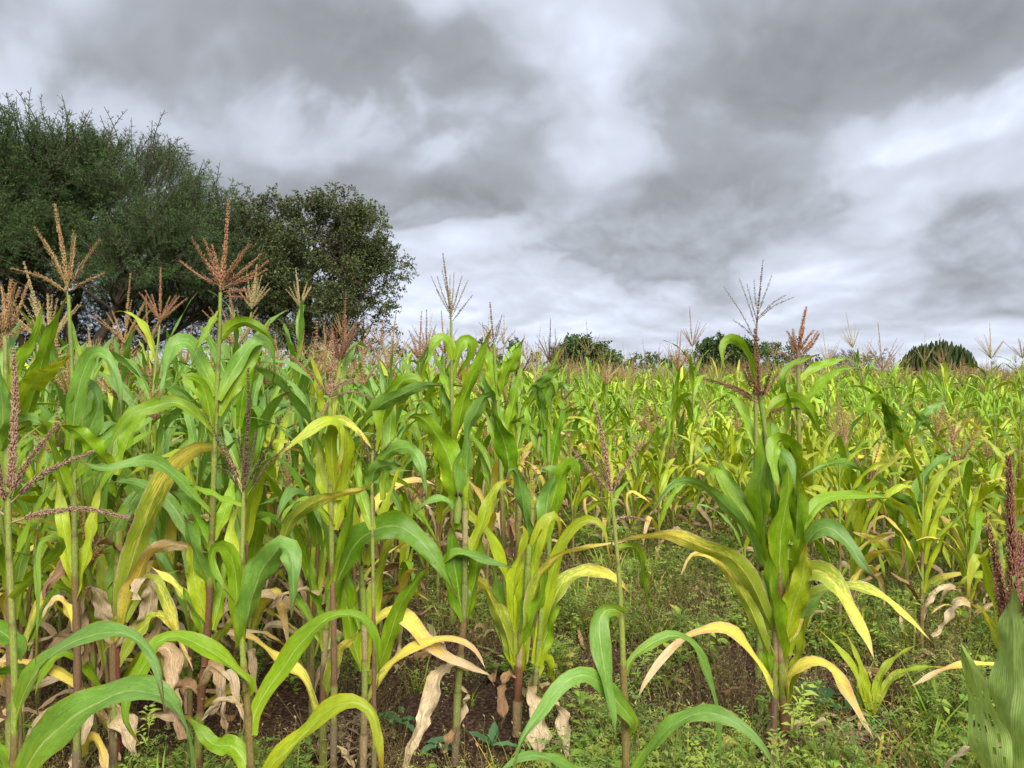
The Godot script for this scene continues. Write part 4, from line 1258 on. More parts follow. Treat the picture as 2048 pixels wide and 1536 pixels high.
	ts("gold", [902, 645, 898, 600, 892, 555, 886, 508], [[902, 632, 880, 592, 862, 552], [902, 630, 886, 590, 874, 552], [902, 628, 893, 580, 884, 540], [903, 630, 906, 585, 908, 545], [903, 630, 914, 588, 924, 552], [904, 634, 922, 592, 936, 560], [905, 642, 928, 612, 945, 590], [903, 628, 900, 580, 900, 548]], 0.0135, 0.0105, 3, 0.4)
	lf("g", 24, -0.1, [904, 720, 896, 684, 880, 676, 862, 702, 850, 735])
	lf("g", 26, 0.1, [906, 770, 912, 720, 928, 684, 942, 686, 938, 715, 914, 752])
	lf("k", 22, 0.1, [908, 890, 900, 830, 888, 790, 882, 765])
	lf("g", 32, -0.2, [908, 910, 916, 855, 935, 780, 956, 728, 984, 656])
	lf("g", 20, 0.2, [904, 800, 880, 740, 868, 700])
	lf("l", 28, 0.1, [906, 1000, 890, 940, 880, 900])

	plant("maize with upswept dark blades and golden tassel right of the lone fan tassel", 4.7, 1000)
	st([1012, 1240, 1006, 1050, 998, 850, 988, 690], 11, 5, GREEN, GREEN)
	ts("gold", [988, 690, 984, 650, 980, 605], [[986, 685, 972, 660, 958, 645], [987, 680, 975, 655, 966, 650], [990, 685, 998, 655, 1004, 630], [991, 690, 1004, 672, 1014, 655], [989, 680, 994, 655, 1000, 640], [990, 700, 1006, 695, 1018, 672]], 0.0125, 0.0105, 3, 0.4)
	lf("g", 30, 0.0, [996, 800, 986, 755, 980, 720, 976, 688])
	lf("g", 28, -0.1, [1002, 790, 1012, 750, 1030, 715, 1048, 676])
	lf("k", 42, -0.15, [1020, 950, 1014, 910, 1000, 860, 985, 800])
	lf("k", 30, 0.1, [1004, 860, 985, 800, 965, 760, 955, 742])
	lf("g", 26, 0.1, [1008, 880, 1022, 830, 1032, 780, 1046, 720])

	plant("maize with broad dark leaves around a brown silk left of the bare soil", 6.2, 1100)
	st([1098, 1130, 1098, 950, 1095, 760], 9, 5, GREEN, GREEN)
	lf("g", 24, -0.1, [1098, 880, 1082, 800, 1090, 765, 1108, 760, 1114, 800])
	lf("b", 26, -0.1, [1096, 830, 1104, 790, 1124, 770, 1140, 790])
	lf("k", 26, 0.0, [1094, 930, 1084, 860, 1084, 800])
	lf("b", 24, -0.1, [1090, 860, 1080, 800, 1072, 770, 1055, 790])
	lf("k", 24, 0.0, [1100, 950, 1112, 880, 1130, 820, 1145, 815])
	lf("b", 22, -0.2, [1060, 810, 1080, 770, 1105, 745, 1125, 732])
	ear(1080, 870, 34, 4, SILK)

	# --- right part, behind the tallest plant
	plant("medium maize with long level leaves and black silk right of the tallest maize", 4.9, 1812)
	st([1815, 1260, 1812, 1170, 1810, 1070, 1804, 985], 11, 7, GREY, GREEN)
	lf("b", 22, -0.15, [1806, 1030, 1776, 975, 1736, 944, 1694, 928, 1650, 930, 1596, 960])
	lf("b", 26, 0.1, [1826, 1060, 1834, 1000, 1846, 960, 1876, 925, 1910, 903, 1956, 892])
	lf("g", 26, 0.0, [1806, 1090, 1790, 1030, 1765, 1002, 1738, 994])
	lf("b", 24, -0.1, [1880, 1045, 1850, 1020, 1810, 1000, 1775, 990, 1740, 990])
	lf("y", 24, -0.1, [1812, 1180, 1788, 1120, 1752, 1080, 1706, 1064])
	lf("g", 24, 0.1, [1820, 1130, 1850, 1060, 1880, 1030, 1955, 1016])
	lf("y", 20, -0.1, [1822, 1220, 1858, 1172, 1895, 1152, 1942, 1144])
	lf("g", 30, -0.05, [1812, 1150, 1802, 1080, 1798, 1020, 1806, 980])
	lf("g", 26, 0.05, [1818, 1140, 1832, 1080, 1842, 1050, 1872, 1046])
	lf("w", 16, 0.0, [1806, 1262, 1770, 1245, 1735, 1250])
	ear(1805, 1008, 40, 4, Color(0.02, 0.012, 0.012))

	plant("maize with bent yellow leaves beside the thick dark red tassel", 3.2, 2015)
	st([2020, 1500, 2014, 1350, 2005, 1200, 1998, 1080], 14, 9, GREY, GREEN)
	lf("l", 30, -0.1, [2012, 1300, 1994, 1230, 1976, 1160, 1958, 1114, 1944, 1140, 1936, 1204])
	lf("l", 28, 0.1, [2018, 1230, 1998, 1140, 1986, 1080, 1972, 1026])
	lf("y", 26, -0.1, [2012, 1320, 1990, 1270, 1965, 1222, 1934, 1202])
	lf("w", 22, 0.0, [1936, 1204, 1912, 1205, 1890, 1240, 1868, 1275])
	lf("g", 24, 0.1, [2010, 1180, 2020, 1100, 2040, 1060])
	lf("o", 20, 0.0, [2012, 1340, 1990, 1330, 1900, 1335, 1820, 1375])
	lf("l", 22, 0.1, [1990, 1180, 1960, 1150, 1915, 1170])

	plant("maize with a loop of two leaves before the candelabra euphorbia side", 5.8, 1785)
	st([1790, 1160, 1790, 1020, 1786, 880], 9, 6, GREEN, GREEN)
	lf("g", 26, -0.1, [1792, 900, 1778, 830, 1758, 800, 1742, 798, 1732, 850])
	lf("k", 34, -0.1, [1796, 900, 1784, 850, 1772, 815, 1764, 800])
	lf("b", 20, 0.0, [1830, 870, 1850, 830, 1880, 808, 1900, 806])
	lf("k", 16, 0.1, [1790, 850, 1808, 830, 1822, 812])
	lf("b", 18, -0.05, [1826, 815, 1845, 840, 1862, 862, 1878, 885])
	lf("y", 26, 0.0, [1788, 960, 1770, 900, 1760, 900, 1745, 960])

func behind() -> void:
	# further plants whose tassels one can pick out; their leaves grow by rule
	# x and y of the tassel's foot, distance, kind, tassel, length of its spike, branches, label
	var rows := [
		[218, 690, 3.6, "tall", "pale", 0.34, 16, "maize with bushy straw-pale tassel below the thorn tree"],
		[276, 625, 3.9, "tall", "red", 0.32, 11, "maize with reddish wide tassel between the pale bushy and rust-red tassels"],
		[206, 640, 4.4, "tall", "tan", 0.36, 8, "maize with slim tan tassel rising behind the pale bushy tassel"],
		[430, 650, 4.6, "tall", "pale", 0.30, 11, "maize with pale tassel just behind the rust-red fan tassel"],
		[536, 645, 4.4, "tall", "tan", 0.34, 12, "maize with tan shuttlecock tassel at the olive tree's foot"],
		[585, 630, 5.6, "tall", "pale", 0.30, 9, "maize with faint pale tassel before the olive tree"],
		[620, 700, 3.5, "tall", "wine", 0.32, 12, "maize with drooping dark wine tassel before the olive tree"],
		[760, 725, 4.8, "tall", "tan", 0.38, 11, "maize with long tan tassel below the olive tree's outer branches"],
		[690, 690, 7.0, "tall", "tan", 0.32, 9, "maize with small tan tassel deep below the olive tree"],
		[300, 700, 6.0, "tall", "tan", 0.34, 9, "maize with tan tassel deep behind the reddish wide tassel"],
		[875, 740, 5.6, "medium", "red", 0.36, 9, "maize with rusty half-open tassel left of the golden fan tassel"],
		[880, 690, 7.0, "medium", "dark", 0.34, 8, "maize with dark tassel peeping over leaves left of the golden fan tassel"],
		[1000, 735, 6.8, "medium", "tan", 0.40, 9, "maize with tan tassel close behind the upswept dark blades"],
		[1082, 715, 7.2, "medium", "dark", 0.40, 8, "maize with dark flat tassel left of the round green tree"],
		[1116, 715, 8.4, "medium", "pink", 0.40, 10, "maize with pinkish spidery tassel touching the round green tree"],
		[1336, 720, 7.6, "medium", "red", 0.40, 9, "maize with rusty tassel between the round and the broad trees"],
		[1362, 715, 9.0, "medium", "tan", 0.40, 8, "maize with thin tan tassel right beside the rusty one"],
		[1388, 695, 7.8, "medium", "red", 0.38, 10, "taller maize with leaning red tassel left of the broad dark tree"],
		[1755, 690, 9.0, "medium", "pale", 0.42, 10, "maize with pale open tassel left of the euphorbia"],
		[1660, 705, 9.5, "medium", "pale", 0.40, 8, "maize with pale tassel above the flat thorn tree"],
		[1782, 730, 8.0, "medium", "red", 0.44, 8, "maize with dark red tassel touching the euphorbia's edge"],
		[1995, 705, 7.5, "medium", "pale", 0.32, 9, "maize with pale tassel and blue leaves right of the euphorbia"],
		[2040, 690, 6.5, "medium", "tan", 0.34, 8, "maize cut by the right edge under the white cloud"],
	]
	for q in rows:
		var p := at(q[0], q[1], q[2])
		var o: Dictionary = KIND[q[3]].duplicate()
		o.h = p.y
		o.tassel = q[4]; o.tl = q[5]; o.tn = q[6]; o.tstep = 0.010; o.cols = 6; o.segs = 18
		var t := thing("maize_plant", q[7], "maize", Vector3(p.x, 0, p.z), "maize plants of the field")
		hero_spots.append(Vector2(p.x, p.z))
		grow(o, 500 + int(q[0]), t)

var KIND := {
	"tall": {"h": 1.72, "n": 15, "l": 0.72, "w": 0.071, "top": "b", "mid": "b", "low": "g", "yel": 0.22, "dry": 0.24, "tassel": "tan", "r": 0.013, "tn": 9},
	"medium": {"h": 1.45, "n": 13, "l": 0.62, "w": 0.058, "top": "g", "mid": "g", "low": "l", "dry": 0.24, "tassel": "tan", "r": 0.012, "tn": 8},
	"short": {"h": 0.94, "n": 11, "l": 0.60, "w": 0.058, "top": "l", "mid": "l", "low": "l", "yel": 0.28, "dry": 0.26, "tassel": "", "r": 0.011, "tn": 7},
}
# ---------------------------------------------------------------- the rest of the field
const MARKS := [[-200, "the left photo edge"], [60, "the open tan tassel"], [160, "the straw-pale bushy tassel"], [250, "the reddish wide tassel"], [330, "the dark gap under the thorn tree"], [400, "the rust-red fan tassel"], [480, "the tan shuttlecock tassel"], [560, "the drooping wine tassel"], [640, "the olive tree's hanging side"], [720, "the olive tree's outer twigs"], [800, "the bright gap past the olive tree"],
	[870, "the golden fan tassel"], [940, "the upswept dark blades"], [1030, "the dark flat tassel"], [1090, "the round tree's left half"], [1170, "the round tree's right half"], [1240, "the gap between round and broad trees"], [1320, "the leaning red tassel"], [1410, "the broad dark tree"], [1480, "the thin tall dark tassel"], [1560, "the red plume tassel"], [1640, "the flat thorn tree"], [1720, "the pale open tassel"], [1790, "the euphorbia's left half"],
	[1870, "the euphorbia's right half"], [1945, "the open horizon past the euphorbia"], [2020, "the right photo edge"]]

func nth(i: int) -> String:
	var ones := ["nearest", "second nearest", "third nearest", "fourth nearest", "fifth nearest", "sixth nearest", "seventh nearest", "eighth nearest", "ninth nearest", "tenth nearest", "eleventh nearest", "twelfth nearest", "thirteenth nearest", "fourteenth nearest", "fifteenth nearest", "sixteenth nearest", "seventeenth nearest", "eighteenth nearest", "nineteenth nearest"]
	if i < 19: return ones[i]
	var tens: String = ["", "", "twenty", "thirty", "forty"][mini((i + 1) / 10, 4)]
	var u := (i + 1) % 10
	return ("%s-%s" % [tens, ones[u - 1] if u > 1 else "first nearest"]) if u > 0 else tens.replace("ty", "tieth") + " nearest"

func field() -> void:
	var r := RandomNumberGenerator.new(); r.seed = 4242
	var protos := {}
	var tassels := {"tall": ["tan", "", "", "pale", "", "red", "", ""], "medium": ["tan", "", "red", "pale", "tan", "dark", "tan", "red"], "short": ["", "", "tan", "", "", "red", "", ""]}
	var far := {}
	for k in KIND:
		protos[k] = []
		far[k] = []
		for i in 8:
			var o: Dictionary = KIND[k].duplicate()
			o.tassel = tassels[k][i]
			if k == "medium" and i % 3 == 1: o.top = "l"; o.low = "l"
			if k == "short" and i % 3 == 2: o.top = "g"; o.mid = "l"
			if k == "short" and i == 4: o.low = "y"; o.dry = 0.4
			if k == "tall" and i % 4 == 3: o.top = "k"
			o.tl = 0.33; o.ts = 0.014
			var n := Node3D.new()
			n.name = "maize_plant"
			grow(o, 900 + i * 17 + k.length() * 131, n)
			protos[k].append(n)
			var f: Dictionary = o.duplicate()
			f.cols = 2; f.segs = 6; f.tstep = 0.05; f.ts = 0.019; f.tn = 5
			f.tl = 0.40
			var b := Bag.new()
			grow(f, 900 + i * 17 + k.length() * 131, null, b)
			far[k].append(b)
	var spots := []
	var grid := {}
	for h in hero_spots: grid[Vector2i(floori(h.x / 0.5), floori(h.y / 0.5))] = [h]
	var tries := 0
	while tries < 80000:
		tries += 1
		var d := 2.8 + 90.0 * pow(r.randf(), 1.9)
		var sx := r.randf_range(-220.0, 2268.0)
		if d < 7.0 and r.randf() > d / 7.0: continue
		var p := at(sx, 760, d)
		var kind := "tall" if sx < 760 else ("medium" if sx < 1180 else "short")
		if sx > 700 and sx < 820: kind = "tall" if r.randf() < 0.5 else "medium"
		if sx > 1100 and sx < 1260: kind = "medium" if r.randf() < 0.5 else "short"
		var first := (2.9 if sx < 420 else 3.3) if sx < 560 else ((3.8 if sx < 720 else 4.3) if sx < 800 else (5.4 if sx < 1000 else 5.9) if sx < 1180 else (5.3 if sx < 1640 else 4.4))
		if sx > 1100 and sx < 1480: first = 6.3
		if d < first + 0.4 * r.randf(): continue
		if sx > 640 and d > 60.0 and r.randf() < 0.5: continue
		if sx < 820 and d > 15.0: continue
		if kind == "short" and d > 9.5 and r.randf() < smoothstep(9.5, 15.0, d): kind = "medium"
		if kind == "short" and r.randf() < 0.05 and d > 7.0: kind = "medium"
		if kind == "tall" and d < 6.0 and r.randf() < 0.45: kind = "medium" if r.randf() < 0.5 else "short"
		if kind == "medium" and d < 7.0 and r.randf() < 0.3: kind = "short"
		var gap: float = {"tall": 0.33, "medium": 0.36, "short": 0.33}[kind]
		if d < 6.0 and sx < 1000: gap = 0.27
		if d > 16.0: gap = 0.46
		var cell := Vector2i(floori(p.x / 0.5), floori(p.z / 0.5))
		var free := true
		for i in range(-1, 2):
			for j in range(-1, 2):
				for q in grid.get(cell + Vector2i(i, j), []):
					if Vector2(p.x, p.z).distance_to(q) < gap: free = false
		if not free: continue
		if not grid.has(cell): grid[cell] = []
		grid[cell].append(Vector2(p.x, p.z))
		spots.append([d, sx, p, kind])
	spots.sort_custom(func(a, b): return a[0] < b[0])
	var used := {}
	var count := {}
	var mass := []
	var singles := 0
	var limit := 300 - hero_spots.size()
	for q in spots:
		var k: String = q[3]
		var v := r.randi() % 8
		var s := r.randf_range(0.88, 1.12)
		if k == "medium" and q[1] > 1180: s *= 0.88 if q[0] < 12.0 else 0.98
		if k == "tall": s *= lerp(0.86, 1.0, smoothstep(4.0, 9.0, float(q[0])))
		if k == "medium" and q[0] > 7.5 and r.randf() < 0.16: s *= 1.2
		var turn := r.randf() * TAU
		var g: float = hgt(q[2].x, q[2].z)
		if singles < limit and q[1] > -120 and q[1] < 2168:
			singles += 1
			var n: Node3D = protos[k][v]
			if used.has(n):
				n = n.duplicate()
			used[n] = true
			n.name = numbered("maize_plant")
			add_child(n)
			n.position = Vector3(q[2].x, g * 0.5, q[2].z)
			n.rotation.y = turn
			n.scale = Vector3.ONE * s
			var tasselled := n.has_node("tassel")
			var mark := 0
			for i in MARKS.size():
				if q[1] >= MARKS[i][0]: mark = i
			count[mark] = count.get(mark, 0) + 1
			var look: String = {"tall": "tall green maize", "medium": "green maize", "short": "short yellow-green maize"}[k]
			tag(n, "%s %s, %s below %s" % [look, "with tassel" if tasselled else "without tassel", nth(count[mark] - 1), MARKS[mark][1]], "maize", "maize plants of the field")
		else:
			mass.append([far_index(k, v), Transform3D(Basis(Vector3.UP, turn).scaled(Vector3.ONE * s), Vector3(q[2].x, g * 0.5, q[2].z)), r.randf_range(0.85, 1.12)])
	for k in protos:
		for n in protos[k]:
			if not used.has(n): n.free()
	print("maize: %d picked out, %d in the mass" % [singles + hero_spots.size(), mass.size()])
	var root := Node3D.new()
	root.name = "far_maize"
	add_child(root)
	tag(root, "far rows of maize running to the horizon, too many to count", "maize", "", "stuff")
	for k in KIND:
		for v in 8:
			var mine := []
			for q in mass:
				if q[0] == far_index(k, v): mine.append(q)
			if mine.is_empty(): continue
			var mm := MultiMesh.new()
			mm.transform_format = MultiMesh.TRANSFORM_3D
			mm.use_colors = true
			mm.mesh = (far[k][v] as Bag).mesh(M.far)
			mm.instance_count = mine.size()
			for i in mine.size():
				mm.set_instance_transform(i, mine[i][1])
				var t: float = mine[i][2]
				mm.set_instance_color(i, Color(t, t, t))
			var o := MultiMeshInstance3D.new()
			o.name = "rows"
			o.multimesh = mm
			o.set_meta("kind", "stuff")
			root.add_child(o, true)

func far_index(k: String, v: int) -> int:
	return KIND.keys().find(k) * 8 + v

func on_ground(x: float, y: float) -> Vector3:
	var d := 1.6 * F / (y - 748.0)
	var p := at(x, y, d)
	return Vector3(p.x, 0, p.z)

func herbs() -> void:
	var r := RandomNumberGenerator.new(); r.seed = 99
	var bare := []
	for q in [[930, 1420, 0.34], [1000, 1480, 0.20], [590, 1440, 0.26], [1480, 1310, 0.20], [1160, 1400, 0.20], [1290, 1420, 0.16], [1260, 1330, 0.14], [1440, 1420, 0.14], [410, 1490, 0.22], [560, 1370, 0.2], [1760, 1500, 0.16], [1390, 1050, 0.3], [1660, 1050, 0.3], [1760, 1330, 0.12], [660, 1450, 0.14], [1600, 1500, 0.15]]:
		bare.append([on_ground(q[0], q[1]), q[2]])
	var lists := {"feathery": [], "broad": [], "carpet": [], "dry": [], "grass": [], "litter": []}
	for i in 60000:
		var d := 2.3 + 24.0 * pow(r.randf(), 1.7)
		var sx := r.randf_range(-150.0, 2200.0)
		var p := at(sx, 760, d)
		p.y = hgt(p.x, p.z)
		var open := true
		for q in bare:
			if Vector2(p.x - q[0].x, (p.z - q[0].z) * 0.8).length() < q[1] * r.randf_range(0.8, 1.15): open = r.randf() < 0.05
		if not open: continue
		if d < 5.4 and r.randf() > 0.36 + 0.40 * maxf(0.0, d - 3.7): continue
		for hs in hero_spots:
			if hs.distance_squared_to(Vector2(p.x, p.z)) < 0.012: open = false
		if not open: continue
		var dens := nz.get_noise_2d(p.x * 90.0 + 500.0, p.z * 90.0) + (0.12 if sx > 1150 else (0.02 if sx > 560 else -0.08)) + smoothstep(3.8, 7.0, d) * 0.16
		var kind := ""
		var t := r.randf()
		if t < 0.14: kind = "feathery"
		elif t < 0.44: kind = "broad"
		elif t < 0.58: kind = "carpet"
		elif t < 0.82: kind = "dry"
		elif t < 0.92: kind = "grass"
		else: kind = "litter"
		if dens < r.randf_range(0.0, 0.26) and not kind in ["litter", "dry"]: continue
		if kind == "litter" and (r.randf() > (0.95 if sx < 1000 else 0.5)): continue
		if d > 12.0 and r.randf() < 0.45: continue
		var s := (r.randf_range(0.4, 0.95) if r.randf() < 0.85 else r.randf_range(0.9, 1.4)) * (1.0 + 0.35 * smoothstep(4.0, 12.0, d)) * (1.15 if sx > 1150 else 1.0)
		var tilt := Basis(Vector3(r.randf() - 0.5, 0, r.randf() - 0.5).normalized(), r.randf() * 0.2)
		var b := (tilt * Basis(Vector3.UP, r.randf() * TAU)).scaled(Vector3.ONE * s)
		var yel := r.randf()
		lists[kind].append([Transform3D(b, p), Color(0.72 + 0.42 * yel, 0.80 + 0.18 * yel, 0.72 + 0.1 * yel) * r.randf_range(0.75, 1.1)])
	var g := func(f: Callable, n: int) -> Array:
		var out := []
		for i in n: out.append(f.call(10 + i * 7))
		return out
	scatter("feathery_weeds", g.call(weed_feathery, 5), M.herb, lists.feathery, "feathery light green weeds covering the soil between the maize", "weeds")
	scatter("broad_leafed_weeds", g.call(weed_broad, 6), M.herb, lists.broad, "small weeds with oval leaves between the maize stems", "weeds")
	scatter("creeping_weeds", g.call(weed_carpet, 4), M.herb, lists.carpet, "low creeping weeds with tiny leaves close to the soil", "weeds")
	scatter("dry_weeds", g.call(weed_dry, 5), M.herb, lists.dry, "thin straw-coloured dry weed stems between the maize", "weeds")
	scatter("grass", g.call(weed_grass, 4), M.herb, lists.grass, "short tufts of green grass among the weeds", "grass")
	scatter("leaf_litter", g.call(litter, 8), M.dry, lists.litter, "dry fallen maize leaves lying on the soil", "litter")

# One plant of its own on the ground: stems or leaves as parts
func herb(called: String, label: String, category: String, x: float, y: float) -> Node3D:
	var p := on_ground(x, y)
	cd = 1.6 * F / (y - 748.0)
	cur = thing(called, label, category, p)
	return cur

func oval(col: Color, l: float, w: float, dir: Vector3, start: Vector3, sag := 0.4) -> void:
	var b := Bag.new()
	var c := PackedVector3Array()
	var side := PackedVector3Array()
	var s := dir.cross(Vector3.UP).normalized()
	for i in 9:
		var f := i / 8.0
		c.append(start + dir * l * f - Vector3.UP * sag * l * f * f)
		side.append(s)
	var first := 0
	for i in 9:
		var f := i / 8.0
		var h := w * 0.5 * sin(PI * pow(f, 0.75)) + 0.0012
		for j in 5:
			var u := j / 2.0 - 1.0
			b.add(c[i] + s * u * h + Vector3.UP * (absf(u) * h * 0.3 + 0.003 * sin(i * 2.0 + j)), (Vector3.UP + dir * 0.3 - s * u * 0.25).normalized(), col * (1.15 if j == 2 else 1.0), Vector2(j / 4.0, f))
	for i in 8:
		for j in 4:
			var a: int = first + i * 5 + j
			b.tri(a, a + 5, a + 1)
			b.tri(a + 1, a + 5, a + 6)
	obj("leaf", b, M.herb, cur)

func details() -> void:
	var r := RandomNumberGenerator.new(); r.seed = 31
	herb("broadleaf_weed", "dark green broad-leafed weed at the foot of the tallest maize", "weed", 1655, 1440)
	for i in 11:
		oval(Color(0.04, 0.115, 0.03), r.randf_range(0.09, 0.14), r.randf_range(0.06, 0.09), rnd_dir(r, r.randf_range(0.2, 0.9)), Vector3(r.randf() - 0.5, 0.1, r.randf() - 0.5) * 0.22 + Vector3.UP * 0.08)
	var sb := Bag.new()
	stem_line(sb, Vector3.ZERO, Vector3(0, 0.14, 0), Vector3.ZERO, 0.004, Color(0.15, 0.2, 0.06))
	obj("stem", sb, M.herb, cur)
	herb("grass_tuft", "bright green tuft of five long grass blades among the weeds on the right", "grass", 1742, 1445)
	for q in [[1740, 1430, 1715, 1350, 1680, 1300, 1630, 1252], [1742, 1425, 1728, 1360, 1708, 1300, 1690, 1260], [1744, 1425, 1762, 1350, 1800, 1308, 1852, 1280], [1746, 1428, 1780, 1360, 1830, 1338, 1900, 1334], [1742, 1430, 1735, 1380, 1722, 1330, 1702, 1290]]:
		lf("l", 17, 0.1, q)
	herb("seedling", "blue-green seedling with four upright oval leaves on bare soil", "weed", 985, 1500)
	for q in [[-0.5, 1.0, 0.2, 0.17], [0.45, 1.2, 0.1, 0.17], [-0.9, 0.5, -0.3, 0.14], [0.8, 0.3, 0.4, 0.13], [0.1, 1.0, -0.6, 0.11]]:
		oval(Color(0.10, 0.24, 0.09), q[3], 0.042, Vector3(q[0], q[1], q[2]).normalized(), Vector3(0, 0.02, 0), 0.15)
	herb("seedling", "green seedling with spear-shaped leaves beside the pale arching leaf at the bottom", "weed", 1398, 1530)
	for q in [[-0.45, 1.0, 0.2, 0.15], [0.5, 0.9, 0.1, 0.15], [0.9, 0.6, -0.3, 0.11], [-0.8, 0.4, 0.4, 0.11]]:
		oval(Color(0.10, 0.24, 0.07), q[3], 0.04, Vector3(q[0], q[1], q[2]).normalized(), Vector3(0, 0.02, 0), 0.15)
	herb("leafy_weed", "spreading herb of narrow dark leaves on the bare soil left of the dry leaf", "weed", 800, 1470)
	for i in 16: oval(Color(0.07, 0.18, 0.05), r.randf_range(0.06, 0.10), 0.028, rnd_dir(r, r.randf_range(0.1, 0.9)), rnd_dir(r, 0.0) * r.randf() * 0.12 + Vector3.UP * 0.06)
	herb("leafy_weed", "low herb with wide blue-green leaves below the dry crumpled leaf", "weed", 878, 1515)
	for i in 7: oval(Color(0.11, 0.22, 0.09), r.randf_range(0.07, 0.10), 0.045, rnd_dir(r, r.randf_range(0.05, 0.5)), rnd_dir(r, 0.0) * r.randf() * 0.06 + Vector3.UP * 0.05)
	herb("yellow_bean_plant", "yellow heart-shaped bean leaves at the lower right of the photo", "weed", 1468, 1525)
	for i in 8: oval(Color(0.50, 0.44, 0.07), r.randf_range(0.05, 0.085), r.randf_range(0.05, 0.07), rnd_dir(r, r.randf_range(0.0, 0.5)), rnd_dir(r, 0.0) * r.randf() * 0.2 + Vector3.UP * r.randf_range(0.06, 0.16), 0.7)
	herb("yellow_bean_plant", "single yellow-green upright leaf beside the dry straw heap", "weed", 1762, 1528)
	oval(Color(0.36, 0.42, 0.05), 0.10, 0.045, Vector3(0.1, 1, 0.3).normalized(), Vector3(0, 0.05, 0), 0.1)
	oval(Color(0.36, 0.42, 0.05), 0.07, 0.02, Vector3(0.7, 1, 0.3).normalized(), Vector3(0.03, 0.04, 0), 0.1)
	herb("yellow_bean_plant", "yellow spotted bean leaves hanging beside the dry stalks at left", "weed", 165, 1520)
	for i in 5: oval(Color(0.52, 0.36, 0.05), r.randf_range(0.09, 0.13), 0.07, Vector3(r.randf_range(-0.5, 0.7), -0.5 + r.randf(), 0.6).normalized(), Vector3(r.randf_range(-0.08, 0.08), r.randf_range(0.1, 0.28), r.randf_range(-0.04, 0.1)), 0.3)
	herb("yellow_bean_plant", "two round yellow leaves on the soil right of the clumped maize", "weed", 1135, 1360)
	for i in 5: oval(Color(0.46, 0.42, 0.08), 0.06, 0.05, rnd_dir(r, 0.3), rnd_dir(r, 0.0) * r.randf() * 0.16 + Vector3.UP * r.randf_range(0.06, 0.14), 0.5)
	# uprooted weeds left to dry
	for q in [[1740, 1525, 0.26, "heap of straw-brown dried weeds at the lower right"], [1395, 1075, 0.42, "dark heap of uprooted dried weeds in the open ground"], [1655, 1075, 0.4, "brown heap of uprooted roots behind the tallest maize"], [700, 1480, 0.2, "small heap of dry crumpled leaves beside the grey cane"], [100, 1480, 0.3, "heap of dry crumpled leaves under the left plants"]]:
		herb("dried_weed_heap", q[3], "dried weeds", q[0], q[1])
		var hb := Bag.new()
		for i in 120:
			var a: Vector3 = rnd_dir(r, 0.0) * sqrt(r.randf()) * float(q[2])
			a.y = 0.02 + r.randf() * q[2] * 0.45 * (1.0 - a.length() / q[2])
			var dir := rnd_dir(r, r.randf_range(-0.3, 0.7))
			var col := Color(0.30, 0.21, 0.12).lerp(Color(0.15, 0.09, 0.06), r.randf())
			stem_line(hb, a, a + dir * r.randf_range(0.06, 0.18), rnd_dir(r, 0.5) * 0.03, 0.0018, col, 4)
			leaflet(hb, a, dir, dir.cross(Vector3.UP).normalized(), r.randf_range(0.03, 0.09), 0.018, col * 1.3)
		obj("straw", hb, M.tassel, cur)
	# the purple flowers that look in at the right edge
	var p := at(2052, 1120, 1.75)
	cur = thing("purple_flower", "purple and pink flowers peeping in behind the dark red tassel", "flower", Vector3(p.x, 0, p.z))
	var fs := Bag.new()
	stem_line(fs, Vector3.ZERO, Vector3(0, p.y, 0), Vector3(0.01, 0, 0), 0.003, Color(0.16, 0.22, 0.06))
	obj("stem", fs, M.herb, cur)
	for i in 3:
		var fb := Bag.new()
		var o := Vector3(0.01 - 0.006 * i, p.y - 0.10 * i, 0.01 * i)
		for k in 26:
			var dir := rnd_dir(r, r.randf_range(-0.3, 1.2))
			leaflet(fb, o, dir, dir.cross(Vector3(0.2, 0.9, 0.1)).normalized(), 0.035, 0.012, Color(0.30, 0.05, 0.42).lerp(Color(0.65, 0.10, 0.22), float(i == 1) * 0.7 + r.randf() * 0.3))
		obj("blossom", fb, M.herb, cur)

